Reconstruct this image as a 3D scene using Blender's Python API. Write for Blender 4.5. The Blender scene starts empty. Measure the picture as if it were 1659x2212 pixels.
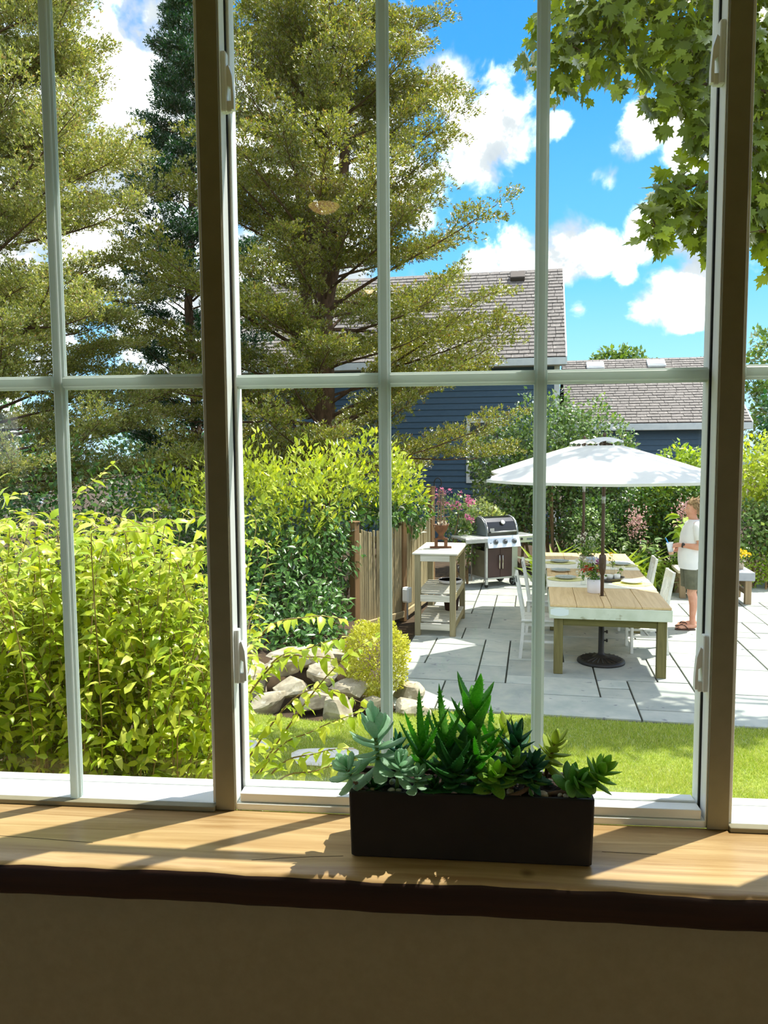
import bpy, math, random
import numpy as np
from mathutils import Vector, Matrix

rng = np.random.default_rng(7)
random.seed(7)
C = bpy.context.scene.collection
PI = math.pi


def srgb(r, g, b, a=1.0):
    f = lambda c: (c / 255 / 12.92) if c / 255 <= 0.04045 else ((c / 255 + 0.055) / 1.055) ** 2.4
    return (f(r), f(g), f(b), a)


# ------------------------------------------------------------------ camera
CAM = Vector((0, 0, 2.42))
PITCH, YAW, ROLL = math.radians(4.67), math.radians(5.61), math.radians(0.40)
fw = Vector((-math.sin(YAW) * math.cos(PITCH), math.cos(YAW) * math.cos(PITCH), -math.sin(PITCH)))
r0 = Vector((math.cos(YAW), math.sin(YAW), 0))
u0 = r0.cross(fw)
rt = r0 * math.cos(ROLL) - u0 * math.sin(ROLL)
up = u0 * math.cos(ROLL) + r0 * math.sin(ROLL)
cd = bpy.data.cameras.new('camera')
cam = bpy.data.objects.new('camera', cd)
C.objects.link(cam)
cam.matrix_world = Matrix((
    (rt.x, up.x, -fw.x, CAM.x), (rt.y, up.y, -fw.y, CAM.y), (rt.z, up.z, -fw.z, CAM.z), (0, 0, 0, 1)))
cd.sensor_fit = 'VERTICAL'
cd.sensor_height = 36.0
cd.lens = 36.0 * 1660 / 2212
cd.clip_start, cd.clip_end = 0.05, 500
sc = bpy.context.scene
sc.camera = cam

# ------------------------------------------------------------------ light and exposure
sc.view_settings.view_transform = 'Standard'
sc.view_settings.look = 'None'
sc.view_settings.gamma = 1.0
sc.view_settings.use_curve_mapping = False
sc.view_settings.exposure = 0.9
sc.cycles.max_bounces = 9
sc.cycles.diffuse_bounces = 5
sc.cycles.glossy_bounces = 3
sc.cycles.transmission_bounces = 6
sc.cycles.transparent_max_bounces = 16
sc.cycles.caustics_reflective = False
sc.cycles.caustics_refractive = False
sc.cycles.sample_clamp_indirect = 6.0

SUN_AZ, SUN_EL = math.radians(57.5), math.radians(64.3)
SUN = Vector((math.sin(SUN_AZ) * math.cos(SUN_EL), math.cos(SUN_AZ) * math.cos(SUN_EL), math.sin(SUN_EL)))
sl = bpy.data.lights.new('sun', 'SUN')
sl.energy = 4.6
sl.angle = math.radians(0.6)
sl.color = (1.0, 0.95, 0.86)
so = bpy.data.objects.new('sun', sl)
C.objects.link(so)
so.rotation_euler = SUN.to_track_quat('Z', 'Y').to_euler()
so.location = (8, 6, 20)


def build_world():
    w = bpy.data.worlds.new('sky')
    sc.world = w
    w.use_nodes = True
    nt = w.node_tree
    nt.nodes.clear()
    N, L = nt.nodes.new, nt.links.new
    out = N('ShaderNodeOutputWorld')
    bg = N('ShaderNodeBackground')
    bg.inputs['Strength'].default_value = 0.92
    L(bg.outputs[0], out.inputs[0])
    tc = N('ShaderNodeTexCoord')
    d = tc.outputs['Generated']
    sep = N('ShaderNodeSeparateXYZ')
    L(d, sep.inputs[0])
    ramp = N('ShaderNodeValToRGB')
    L(sep.outputs['Z'], ramp.inputs[0])
    e = ramp.color_ramp.elements
    e[0].position, e[0].color = 0.0, srgb(190, 226, 250)
    e[1].position, e[1].color = 0.75, srgb(38, 112, 205)
    for p, c in ((0.07, srgb(160, 215, 252)), (0.2, srgb(108, 186, 248)), (0.42, srgb(62, 150, 236))):
        x = e.new(p)
        x.color = c

    def m(op, a, b=None, c=None, clamp=False):
        n = N('ShaderNodeMath')
        n.operation = op
        n.use_clamp = clamp
        for i, v in enumerate((a, b, c)):
            if v is None:
                continue
            if isinstance(v, (int, float)):
                n.inputs[i].default_value = v
            else:
                L(v, n.inputs[i])
        return n.outputs[0]
    # cumulus puffs: broad masses (compass direction and height, angular radius, weight) frayed by fractal noise
    puffs = [(0.028, 0.930, 0.366, 0.085, 1.00), (-0.004, 0.915, 0.404, 0.050, 0.90), (0.052, 0.938, 0.344, 0.045, 0.80),
             (-0.022, 0.907, 0.421, 0.040, 0.60), (0.072, 0.971, 0.230, 0.062, 1.00), (0.033, 0.975, 0.221, 0.055, 0.90),
             (0.124, 0.965, 0.231, 0.058, 1.00), (0.164, 0.960, 0.229, 0.056, 1.00), (0.191, 0.959, 0.207, 0.035, 0.80),
             (0.219, 0.944, 0.245, 0.055, 0.85), (0.256, 0.950, 0.179, 0.062, 1.00), (0.229, 0.958, 0.171, 0.045, 0.85),
             (0.276, 0.941, 0.195, 0.060, 1.00), (0.258, 0.937, 0.237, 0.060, 0.75), (0.209, 0.911, 0.355, 0.055, 1.00),
             (0.241, 0.902, 0.357, 0.060, 1.00), (0.258, 0.908, 0.329, 0.070, 1.00), (0.270, 0.887, 0.374, 0.070, 0.90),
             (0.148, 0.975, 0.169, 0.030, 0.50), (0.169, 0.936, 0.310, 0.030, 0.55), (0.111, 0.924, 0.365, 0.030, 0.55),
             (0.335, 0.909, 0.247, 0.070, 0.90), (0.333, 0.877, 0.347, 0.120, 0.90), (-0.345, 0.837, 0.425, 0.170, 0.80),
             (-0.316, 0.868, 0.384, 0.120, 0.90), (-0.358, 0.812, 0.460, 0.100, 0.70), (-0.417, 0.866, 0.276, 0.220, 1.00),
             (-0.322, 0.929, 0.182, 0.200, 1.00), (-0.184, 0.914, 0.361, 0.220, 0.90), (-0.213, 0.956, 0.201, 0.200, 0.90),
             (-0.464, 0.811, 0.357, 0.200, 0.80), (-0.079, 0.951, 0.300, 0.100, 0.80), (-0.580, 0.780, 0.233, 0.350, 0.90)]
    tot = None
    for (vx, vy, vz, r, s) in puffs:
        v = Vector((vx, vy, vz)).normalized()
        n = N('ShaderNodeVectorMath')
        n.operation = 'DISTANCE'
        L(d, n.inputs[0])
        n.inputs[1].default_value = v
        mr = N('ShaderNodeMapRange')
        mr.interpolation_type = 'SMOOTHSTEP'
        L(n.outputs['Value'], mr.inputs[0])
        mr.inputs[1].default_value, mr.inputs[2].default_value = r * 1.25, 0.0
        mr.inputs[3].default_value, mr.inputs[4].default_value = 0.0, s
        tot = mr.outputs[0] if tot is None else m('MAXIMUM', tot, mr.outputs[0])
    # elsewhere in the sky: broken cumulus of the same kind
    big = N('ShaderNodeTexNoise')
    L(d, big.inputs['Vector'])
    big.inputs['Scale'].default_value = 3.2
    big.inputs['Detail'].default_value = 3
    side = m('ABSOLUTE', sep.outputs['X'])
    away = m('MULTIPLY', m('SUBTRACT', 0.84, m('MAXIMUM', sep.outputs['Y'], 0.0)), 8.0, clamp=True)
    rest = m('MULTIPLY', m('MULTIPLY', m('SUBTRACT', big.outputs[0], 0.36), 6.0, clamp=True), away)
    rest = m('MULTIPLY', rest, 0.85)
    tot = m('MAXIMUM', tot, rest)
    fine = N('ShaderNodeTexNoise')
    L(d, fine.inputs['Vector'])
    fine.inputs['Scale'].default_value = 17
    fine.inputs['Detail'].default_value = 9
    fine.inputs['Roughness'].default_value = 0.6
    fine.inputs['Distortion'].default_value = 0.3
    den = m('ADD', tot, m('MULTIPLY', m('SUBTRACT', fine.outputs[0], 0.5), 1.7))
    mask = N('ShaderNodeMapRange')
    mask.interpolation_type = 'SMOOTHSTEP'
    L(den, mask.inputs[0])
    mask.inputs[1].default_value, mask.inputs[2].default_value = 0.34, 0.82
    shade = N('ShaderNodeValToRGB')
    soft = N('ShaderNodeTexNoise')
    L(d, soft.inputs['Vector'])
    soft.inputs['Scale'].default_value = 12
    soft.inputs['Detail'].default_value = 6
    soft.inputs['Roughness'].default_value = 0.55
    L(soft.outputs[0], shade.inputs[0])
    s = shade.color_ramp.elements
    s[0].position = 0.40
    s[1].position, s[1].color = .72, (.40, .46, .52, 1)
    s[0].color = (2.3, 2.32, 2.28, 1)
    x = s.new(.50)
    x.color = (1.25, 1.28, 1.3, 1)
    x = s.new(.58)
    x.color = (.54, .58, .61, 1)
    mix = N('ShaderNodeMix')
    mix.data_type = 'RGBA'
    L(mask.outputs[0], mix.inputs['Factor'])
    L(ramp.outputs[0], mix.inputs['A'])
    L(shade.outputs[0], mix.inputs['B'])
    # below the horizon: a dull ground tone
    gm = N('ShaderNodeMix')
    gm.data_type = 'RGBA'
    L(m('MULTIPLY', m('SUBTRACT', 0.0, sep.outputs['Z']), 40.0, clamp=True), gm.inputs['Factor'])
    L(mix.outputs['Result'], gm.inputs['A'])
    gm.inputs['B'].default_value = (.10, .12, .06, 1)
    L(gm.outputs['Result'], bg.inputs['Color'])


build_world()

# ------------------------------------------------------------------ materials
MATS = {}


def _nodes(name):
    mt = bpy.data.materials.new(name)
    mt.use_nodes = True
    nt = mt.node_tree
    nt.nodes.clear()
    out = nt.nodes.new('ShaderNodeOutputMaterial')
    return mt, nt, nt.nodes.new, nt.links.new, out


def ramp_node(N, stops):
    r = N('ShaderNodeValToRGB')
    e = r.color_ramp.elements
    e[0].position, e[0].color = stops[0]
    e[1].position, e[1].color = stops[-1]
    for p, c in stops[1:-1]:
        x = e.new(p)
        x.color = c
    return r


def surf(name, c1, c2=None, scale=6, rough=0.6, bump=0.0, metal=0.0, stretch=(1, 1, 1), trans=0.0, detail=5, spec=0.4, spread=(.35, .65), objvar=0.0, speck=None):
    """solid surface: two tones mixed by noise, optional bump, optional translucency"""
    if name in MATS:
        return MATS[name]
    mt, nt, N, L, out = _nodes(name)
    p = N('ShaderNodeBsdfPrincipled')
    p.inputs['Roughness'].default_value = rough
    p.inputs['Metallic'].default_value = metal
    p.inputs['Specular IOR Level'].default_value = spec
    c2 = c2 or c1
    tc = N('ShaderNodeTexCoord')
    mp = N('ShaderNodeMapping')
    mp.inputs['Scale'].default_value = stretch
    L(tc.outputs['Object'], mp.inputs[0])
    oi = N('ShaderNodeObjectInfo')
    add = N('ShaderNodeVectorMath')
    add.operation = 'ADD'
    L(mp.outputs[0], add.inputs[0])
    sclr = N('ShaderNodeMath')
    sclr.operation = 'MULTIPLY'
    sclr.inputs[1].default_value = 37.0
    L(oi.outputs['Random'], sclr.inputs[0])
    L(sclr.outputs[0], add.inputs[1])
    nz = N('ShaderNodeTexNoise')
    nz.inputs['Scale'].default_value = scale
    nz.inputs['Detail'].default_value = detail
    nz.inputs['Roughness'].default_value = 0.6
    L(add.outputs[0], nz.inputs['Vector'])
    r = ramp_node(N, [(spread[0], c1), (spread[1], c2)])
    L(nz.outputs[0], r.inputs[0])
    col = r.outputs[0]
    if speck:
        n2 = N('ShaderNodeTexNoise')
        n2.inputs['Scale'].default_value = speck[1]
        n2.inputs['Detail'].default_value = 3
        L(add.outputs[0], n2.inputs['Vector'])
        r2 = ramp_node(N, [(speck[2], (0, 0, 0, 1)), (speck[2] + .08, (1, 1, 1, 1))])
        L(n2.outputs[0], r2.inputs[0])
        mx = N('ShaderNodeMix')
        mx.data_type = 'RGBA'
        L(r2.outputs[0], mx.inputs['Factor'])
        L(col, mx.inputs['A'])
        mx.inputs['B'].default_value = speck[0]
        col = mx.outputs['Result']
    if objvar:
        hv = N('ShaderNodeHueSaturation')
        mr = N('ShaderNodeMapRange')
        L(oi.outputs['Random'], mr.inputs[0])
        mr.inputs[3].default_value, mr.inputs[4].default_value = 1 - objvar, 1 + objvar
        L(mr.outputs[0], hv.inputs['Value'])
        L(col, hv.inputs['Color'])
        col = hv.outputs[0]
    L(col, p.inputs['Base Color'])
    if bump:
        b = N('ShaderNodeBump')
        b.inputs['Strength'].default_value = bump
        b.inputs['Distance'].default_value = 0.01
        L(nz.outputs[0], b.inputs['Height'])
        L(b.outputs[0], p.inputs['Normal'])
    sh = p.outputs[0]
    if trans:
        t = N('ShaderNodeBsdfTranslucent')
        L(col, t.inputs[0])
        mx = N('ShaderNodeMixShader')
        mx.inputs[0].default_value = trans
        L(sh, mx.inputs[1])
        L(t.outputs[0], mx.inputs[2])
        sh = mx.outputs[0]
    L(sh, out.inputs[0])
    MATS[name] = mt
    return mt


def leafmat(name, stops, trans=0.45, tint=(1.25, 1.15, .35), gloss=0.10, rough=0.35):
    """leaf: colour varies leaf by leaf, light passes through"""
    if name in MATS:
        return MATS[name]
    mt, nt, N, L, out = _nodes(name)
    g = N('ShaderNodeNewGeometry')
    oi = N('ShaderNodeObjectInfo')
    a = N('ShaderNodeMath')
    a.operation = 'ADD'
    L(g.outputs['Random Per Island'], a.inputs[0])
    L(oi.outputs['Random'], a.inputs[1])
    f = N('ShaderNodeMath')
    f.operation = 'FRACT'
    L(a.outputs[0], f.inputs[0])
    r = ramp_node(N, stops)
    L(f.outputs[0], r.inputs[0])
    d = N('ShaderNodeBsdfDiffuse')
    L(r.outputs[0], d.inputs[0])
    t = N('ShaderNodeBsdfTranslucent')
    mul = N('ShaderNodeMix')
    mul.data_type = 'RGBA'
    mul.blend_type = 'MULTIPLY'
    mul.inputs['Factor'].default_value = 1
    L(r.outputs[0], mul.inputs['A'])
    mul.inputs['B'].default_value = (*tint, 1)
    L(mul.outputs['Result'], t.inputs[0])
    m1 = N('ShaderNodeMixShader')
    m1.inputs[0].default_value = trans
    L(d.outputs[0], m1.inputs[1])
    L(t.outputs[0], m1.inputs[2])
    gl = N('ShaderNodeBsdfGlossy')
    gl.inputs['Roughness'].default_value = rough
    gl.inputs['Color'].default_value = (1, 1, 1, 1)
    fr = N('ShaderNodeFresnel')
    fr.inputs['IOR'].default_value = 1.4
    ml = N('ShaderNodeMath')
    ml.operation = 'MULTIPLY'
    ml.inputs[1].default_value = gloss * 8
    L(fr.outputs[0], ml.inputs[0])
    m2 = N('ShaderNodeMixShader')
    L(ml.outputs[0], m2.inputs[0])
    L(m1.outputs[0], m2.inputs[1])
    L(gl.outputs[0], m2.inputs[2])
    L(m2.outputs[0], out.inputs[0])
    MATS[name] = mt
    return mt


def glassmat():
    if 'glass' in MATS:
        return MATS['glass']
    mt, nt, N, L, out = _nodes('window_glass')
    t = N('ShaderNodeBsdfTransparent')
    t.inputs[0].default_value = (.975, .985, .978, 1)
    gl = N('ShaderNodeBsdfGlossy')
    gl.inputs['Roughness'].default_value = 0.0
    # reflectance of one face by Schlick's rule, the same from either side of the thin pane
    g = N('ShaderNodeNewGeometry')
    dt = N('ShaderNodeVectorMath')
    dt.operation = 'DOT_PRODUCT'
    L(g.outputs['Incoming'], dt.inputs[0])
    L(g.outputs['Normal'], dt.inputs[1])

    def m(op, a, b_=None):
        n = N('ShaderNodeMath')
        n.operation = op
        for i, v in enumerate((a, b_)):
            if isinstance(v, (int, float)):
                n.inputs[i].default_value = v
            elif v is not None:
                L(v, n.inputs[i])
        return n.outputs[0]
    c = m('ABSOLUTE', dt.outputs['Value'])
    fr = m('ADD', 0.03, m('MULTIPLY', 0.4, m('POWER', m('SUBTRACT', 1.0, c), 5.0)))
    mx = N('ShaderNodeMixShader')
    L(fr, mx.inputs[0])
    L(t.outputs[0], mx.inputs[1])
    L(gl.outputs[0], mx.inputs[2])
    L(mx.outputs[0], out.inputs[0])
    MATS['glass'] = mt
    return mt


def woodmat(name, dark, light, axis='X', scale=1.0, rough=.45, knots=False, spec=.4, objvar=.08):
    if name in MATS:
        return MATS[name]
    mt, nt, N, L, out = _nodes(name)
    p = N('ShaderNodeBsdfPrincipled')
    p.inputs['Roughness'].default_value = rough
    p.inputs['Specular IOR Level'].default_value = spec
    tc = N('ShaderNodeTexCoord')
    oi = N('ShaderNodeObjectInfo')
    k = N('ShaderNodeMath')
    k.operation = 'MULTIPLY'
    k.inputs[1].default_value = 23.0
    L(oi.outputs['Random'], k.inputs[0])
    ad = N('ShaderNodeVectorMath')
    ad.operation = 'ADD'
    L(tc.outputs['Object'], ad.inputs[0])
    L(k.outputs[0], ad.inputs[1])
    vec = ad.outputs[0]
    if knots:
        vo = N('ShaderNodeTexVoronoi')
        vo.inputs['Scale'].default_value = 5.5
        L(vec, vo.inputs['Vector'])
        kn = N('ShaderNodeMapRange')
        L(vo.outputs['Distance'], kn.inputs[0])
        kn.inputs[1].default_value, kn.inputs[2].default_value = .10, 0.0
        kn.inputs[3].default_value, kn.inputs[4].default_value = 0.0, 1.0
    mp = N('ShaderNodeMapping')
    st = {'X': (1.2, 22, 22), 'Y': (22, 1.2, 22), 'Z': (22, 22, 1.2)}[axis]
    mp.inputs['Scale'].default_value = [v * scale for v in st]
    L(vec, mp.inputs[0])
    nz = N('ShaderNodeTexNoise')
    nz.inputs['Scale'].default_value = 1.6
    nz.inputs['Detail'].default_value = 7
    nz.inputs['Roughness'].default_value = .65
    nz.inputs['Distortion'].default_value = 1.2
    L(mp.outputs[0], nz.inputs['Vector'])
    mid = tuple((a + b) / 2 for a, b in zip(dark, light))
    r = ramp_node(N, [(.28, dark), (.48, mid), (.68, light)])
    L(nz.outputs[0], r.inputs[0])
    col = r.outputs[0]
    if knots:
        mx = N('ShaderNodeMix')
        mx.data_type = 'RGBA'
        L(kn.outputs[0], mx.inputs['Factor'])
        L(col, mx.inputs['A'])
        mx.inputs['B'].default_value = tuple(c * .45 for c in dark[:3]) + (1,)
        col = mx.outputs['Result']
    hv = N('ShaderNodeHueSaturation')
    mr = N('ShaderNodeMapRange')
    L(oi.outputs['Random'], mr.inputs[0])
    mr.inputs[3].default_value, mr.inputs[4].default_value = 1 - objvar, 1 + objvar
    L(mr.outputs[0], hv.inputs['Value'])
    L(col, hv.inputs['Color'])
    L(hv.outputs[0], p.inputs['Base Color'])
    b = N('ShaderNodeBump')
    b.inputs['Strength'].default_value = .25
    b.inputs['Distance'].default_value = .004
    L(nz.outputs[0], b.inputs['Height'])
    L(b.outputs[0], p.inputs['Normal'])
    L(p.outputs[0], out.inputs[0])
    MATS[name] = mt
    return mt


# ------------------------------------------------------------------ mesh helpers
class MB:
    """collects shapes, becomes one mesh object"""

    def __init__(s):
        s.v, s.f = [], []

    def add(s, v, f):
        o = len(s.v)
        s.v += [tuple(map(float, p)) for p in v]
        s.f += [tuple(i + o for i in q) for q in f]
        return s

    def box(s, lo, hi, M=None, bev=0.0):
        (x0, y0, z0), (x1, y1, z1) = lo, hi
        if bev <= 0:
            v = [(x0, y0, z0), (x1, y0, z0), (x1, y1, z0), (x0, y1, z0), (x0, y0, z1), (x1, y0, z1), (x1, y1, z1), (x0, y1, z1)]
            f = [(0, 3, 2, 1), (4, 5, 6, 7), (0, 1, 5, 4), (1, 2, 6, 5), (2, 3, 7, 6), (3, 0, 4, 7)]
        else:
            b = min(bev, (x1 - x0) * .49, (y1 - y0) * .49, (z1 - z0) * .49)
            X, Y, Z = (x0, x1), (y0, y1), (z0, z1)
            v, idx = [], {}
            for i in range(2):
                for j in range(2):
                    for k in range(2):
                        c = [X[i], Y[j], Z[k]]
                        sg = (1 - 2 * i, 1 - 2 * j, 1 - 2 * k)
                        for a in range(3):
                            q = [c[t] + (sg[t] * b if t != a else 0) for t in range(3)]
                            idx[(i, j, k, a)] = len(v)
                            v.append(q)
            f = []
            for a in range(3):
                o1, o2 = (a + 1) % 3, (a + 2) % 3
                for s_ in range(2):
                    loop = []
                    for (p, q) in ((0, 0), (1, 0), (1, 1), (0, 1)):
                        key = [0, 0, 0]
                        key[a], key[o1], key[o2] = s_, p, q
                        loop.append(idx[(*key, a)])
                    f.append(tuple(loop if s_ else loop[::-1]))
            for a in range(3):
                o1, o2 = (a + 1) % 3, (a + 2) % 3
                for p in range(2):
                    for q in range(2):
                        k0, k1 = [0, 0, 0], [0, 0, 0]
                        k0[a], k1[a] = 0, 1
                        k0[o1] = k1[o1] = p
                        k0[o2] = k1[o2] = q
                        loop = [idx[(*k0, o1)], idx[(*k1, o1)], idx[(*k1, o2)], idx[(*k0, o2)]]
                        f.append(tuple(loop if (p + q) % 2 == 0 else loop[::-1]))
            for i in range(2):
                for j in range(2):
                    for k in range(2):
                        t = [idx[(i, j, k, a)] for a in range(3)]
                        f.append(tuple(t if (i + j + k) % 2 == 1 else t[::-1]))
        if M is not None:
            v = [M @ Vector(p) for p in v]
        return s.add(v, f)

    def tube(s, pts, rad, n=6, cap=True):
        pts = [Vector(p) for p in pts]
        if isinstance(rad, (int, float)):
            rad = [rad] * len(pts)
        v, f = [], []
        prev = None
        for i, p in enumerate(pts):
            t = (pts[min(i + 1, len(pts) - 1)] - pts[max(i - 1, 0)])
            t = t.normalized() if t.length > 1e-9 else Vector((0, 0, 1))
            if prev is None:
                a = t.orthogonal().normalized()
            else:
                a = (prev - t * prev.dot(t))
                a = a.normalized() if a.length > 1e-6 else t.orthogonal().normalized()
            prev = a
            b = t.cross(a)
            for k in range(n):
                th = 2 * PI * k / n
                v.append(p + (a * math.cos(th) + b * math.sin(th)) * rad[i])
        for i in range(len(pts) - 1):
            for k in range(n):
                k2 = (k + 1) % n
                f.append((i * n + k, i * n + k2, (i + 1) * n + k2, (i + 1) * n + k))
        if cap:
            f.append(tuple(range(n - 1, -1, -1)))
            f.append(tuple(range((len(pts) - 1) * n, len(pts) * n)))
        return s.add(v, f)

    def lathe(s, prof, n=20, c=(0, 0, 0), sx=1, sy=1, M=None):
        v, f = [], []
        for (r, z) in prof:
            for k in range(n):
                th = 2 * PI * k / n
                p = Vector((c[0] + r * math.cos(th) * sx, c[1] + r * math.sin(th) * sy, c[2] + z))
                v.append(M @ p if M is not None else p)
        for i in range(len(prof) - 1):
            for k in range(n):
                k2 = (k + 1) % n
                f.append((i * n + k, i * n + k2, (i + 1) * n + k2, (i + 1) * n + k))
        if prof[0][0] > 1e-5:
            f.append(tuple(range(n - 1, -1, -1)))
        if prof[-1][0] > 1e-5:
            f.append(tuple(range((len(prof) - 1) * n, len(prof) * n)))
        return s.add(v, f)

    def ball(s, c, r, n=10, m=7, M=None):
        rx, ry, rz = (r, r, r) if isinstance(r, (int, float)) else r
        v = [(0, 0, -rz)]
        for i in range(1, m):
            ph = -PI / 2 + PI * i / m
            for k in range(n):
                th = 2 * PI * k / n
                v.append((rx * math.cos(ph) * math.cos(th), ry * math.cos(ph) * math.sin(th), rz * math.sin(ph)))
        v.append((0, 0, rz))
        f = []
        for k in range(n):
            f.append((0, 1 + (k + 1) % n, 1 + k))
            f.append((len(v) - 1, 1 + (m - 2) * n + k, 1 + (m - 2) * n + (k + 1) % n))
        for i in range(m - 2):
            for k in range(n):
                a, b = 1 + i * n + k, 1 + i * n + (k + 1) % n
                f.append((a, b, b + n, a + n))
        v = [(M @ Vector(p) if M is not None else Vector(p)) + Vector(c) for p in v]
        return s.add(v, f)

    def prism(s, poly, y0, y1, M=None):
        """poly in (x,z), extruded along y"""
        n = len(poly)
        v = [(x, y0, z) for x, z in poly] + [(x, y1, z) for x, z in poly]
        f = [tuple(range(n)), tuple(range(2 * n - 1, n - 1, -1))]
        for i in range(n):
            j = (i + 1) % n
            f.append((i, i + n, j + n, j))
        if M is not None:
            v = [M @ Vector(p) for p in v]
        return s.add(v, f)

    def mesh(s, name):
        me = bpy.data.meshes.new(name)
        me.from_pydata(s.v, [], s.f)
        me.update()
        return me

    def build(s, name, mat, parent=None, smooth=False, **kw):
        return obj(name, s.mesh(name), mat, parent, smooth, **kw)


def smooth_mesh(me, on=True):
    me.polygons.foreach_set('use_smooth', np.full(len(me.polygons), on))


def obj(name, me, mat=None, parent=None, smooth=False, loc=None, rotz=0.0, M=None):
    if mat is not None and not me.materials:
        me.materials.append(mat)
    if smooth:
        smooth_mesh(me)
    o = bpy.data.objects.new(name, me)
    C.objects.link(o)
    if parent is not None:
        o.parent = parent
    if M is not None:
        o.matrix_local = M
    elif loc is not None:
        o.location = loc
        o.rotation_euler = (0, 0, rotz)
    return o


def tag(o, label=None, cat=None, group=None, kind=None):
    for k, v in (('label', label), ('category', cat), ('group', group), ('kind', kind)):
        if v:
            o[k] = v
    return o


def thing(name, label, cat, loc=(0, 0, 0), rotz=0.0, group=None, kind=None):
    o = bpy.data.objects.new(name, None)
    o.empty_display_size = 0.1
    C.objects.link(o)
    o.location = loc
    o.rotation_euler = (0, 0, rotz)
    return tag(o, label, cat, group, kind)


def copy_thing(src, loc=None, rotz=None, label=None):
    r = src.copy()
    C.objects.link(r)
    if loc is not None:
        r.location = loc
    if rotz is not None:
        r.rotation_euler = (0, 0, rotz)
    if label:
        r['label'] = label
    for ch in list(src.children):
        c = ch.copy()
        C.objects.link(c)
        c.parent = r
        for g in list(ch.children):
            d = g.copy()
            C.objects.link(d)
            d.parent = c
    return r


def np_mesh(name, V, F):
    me = bpy.data.meshes.new(name)
    V = np.ascontiguousarray(V, dtype=np.float32)
    F = np.ascontiguousarray(F, dtype=np.int32)
    k = F.shape[1]
    me.vertices.add(len(V))
    me.vertices.foreach_set('co', V.ravel())
    me.loops.add(F.size)
    me.loops.foreach_set('vertex_index', F.ravel())
    me.polygons.add(len(F))
    me.polygons.foreach_set('loop_start', np.arange(0, F.size, k, dtype=np.int32))
    me.update(calc_edges=True)
    return me


def nrmz(a):
    return a / np.maximum(np.linalg.norm(a, axis=-1, keepdims=True), 1e-9)


def frames(d, n):
    """leaf axes from growth direction d and normal hint n"""
    d = nrmz(d)
    x = nrmz(np.cross(d, n))
    z = np.cross(x, d)
    return x, d, z


def scatter(T, TF, pos, d, n, size):
    x, y, z = frames(d, n)
    size = np.asarray(size).reshape(-1, 1, 1)
    V = pos[:, None, :] + size * (T[None, :, 0:1] * x[:, None] + T[None, :, 1:2] * y[:, None] + T[None, :, 2:3] * z[:, None])
    F = TF[None] + (np.arange(len(pos)) * len(T))[:, None, None]
    return V.reshape(-1, 3), F.reshape(-1, TF.shape[1])


# leaf templates: y along the leaf, x across, z out of the leaf
LEAF = np.array([(0, 0, 0), (-.21, .42, .05), (0, .45, -.02), (.21, .42, .05), (0, 1, -.16)], float)
LEAF_F = np.array([(0, 2, 1), (0, 3, 2), (1, 2, 4), (2, 3, 4)])
LEAF2 = np.array([(0, 0, 0), (-.3, .45, .06), (.3, .45, .06), (0, 1, -.1)], float)
LEAF2_F = np.array([(0, 2, 1), (1, 2, 3)])
LONG = np.array([(0, 0, 0), (-.17, .25, .05), (0, .27, -.01), (.17, .25, .05), (-.14, .6, 0), (0, .62, -.06), (.14, .6, 0), (0, 1.0, -.28)], float)
LONG_F = np.array([(0, 2, 1), (0, 3, 2), (1, 2, 5), (1, 5, 4), (2, 3, 6), (2, 6, 5), (4, 5, 7), (5, 6, 7)])


def maple_template():
    pts = [(0, 0), (.12, .06), (.34, -.06), (.30, .10), (.52, .22), (.40, .30), (.56, .52), (.34, .48), (.30, .58), (.16, .48), (.20, .74), (.10, .72), (0, 1.0)]
    out = pts + [(-x, y) for x, y in pts[-2:0:-1]]
    V = [(x, y, .10 * abs(x) - .12 * y * y) for x, y in out]
    V.append((0, .36, -.03))
    c = len(V) - 1
    n = len(out)
    F = [(c, i, (i + 1) % n) for i in range(n)]
    return np.array(V, float), np.array(F)


MAPLE, MAPLE_F = maple_template()


def tuft_template(k=5, seed=1, w=.36):
    """spray of scale needles: a short feather of flat slivers"""
    r = np.random.default_rng(seed)
    V, F = [], []
    for i in range(k):
        a = 2 * PI * i / k + r.uniform(-.3, .3)
        sp = r.uniform(.3, 1.5)
        d = np.array([math.cos(a) * sp, 1.0, math.sin(a) * sp])
        d /= np.linalg.norm(d)
        L = r.uniform(.55, 1.0)
        o = np.array([r.uniform(-.25, .25), r.uniform(0, .8), r.uniform(-.25, .25)])
        s = np.cross(d, r.normal(size=3))
        s /= np.linalg.norm(s)
        b = len(V)
        V += [o - s * w * .5, o + d * L * .45 + s * w * .6, o + d * L]
        F += [(b, b + 1, b + 2)]
    return np.array(V), np.array(F)


TUFT, TUFT_F = tuft_template()


def ellipsoid_points(r, blobs, n, shell=.4):
    """points in a union of ellipsoids [(centre, radii)], denser towards the skin; returns points and outward normals"""
    vol = np.array([b[1][0] * b[1][1] + b[1][1] * b[1][2] + b[1][0] * b[1][2] for b in blobs])
    cnt = np.maximum(1, (vol / vol.sum() * n).astype(int))
    P, O = [], []
    for (c, rad), k in zip(blobs, cnt):
        u = nrmz(r.normal(size=(k, 3)))
        q = 1 - np.abs(r.normal(size=(k, 1))) * shell
        q = np.clip(q, .05, 1.0)
        lump = 1 + .12 * np.sin(u[:, :1] * 7 + c[0]) * np.cos(u[:, 2:3] * 6 + c[1]) + r.uniform(-.06, .06, (k, 1))
        P.append(np.array(c) + u * q * lump * np.array(rad))
        O.append(nrmz(u / np.array(rad)))
    return np.concatenate(P), np.concatenate(O)


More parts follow.
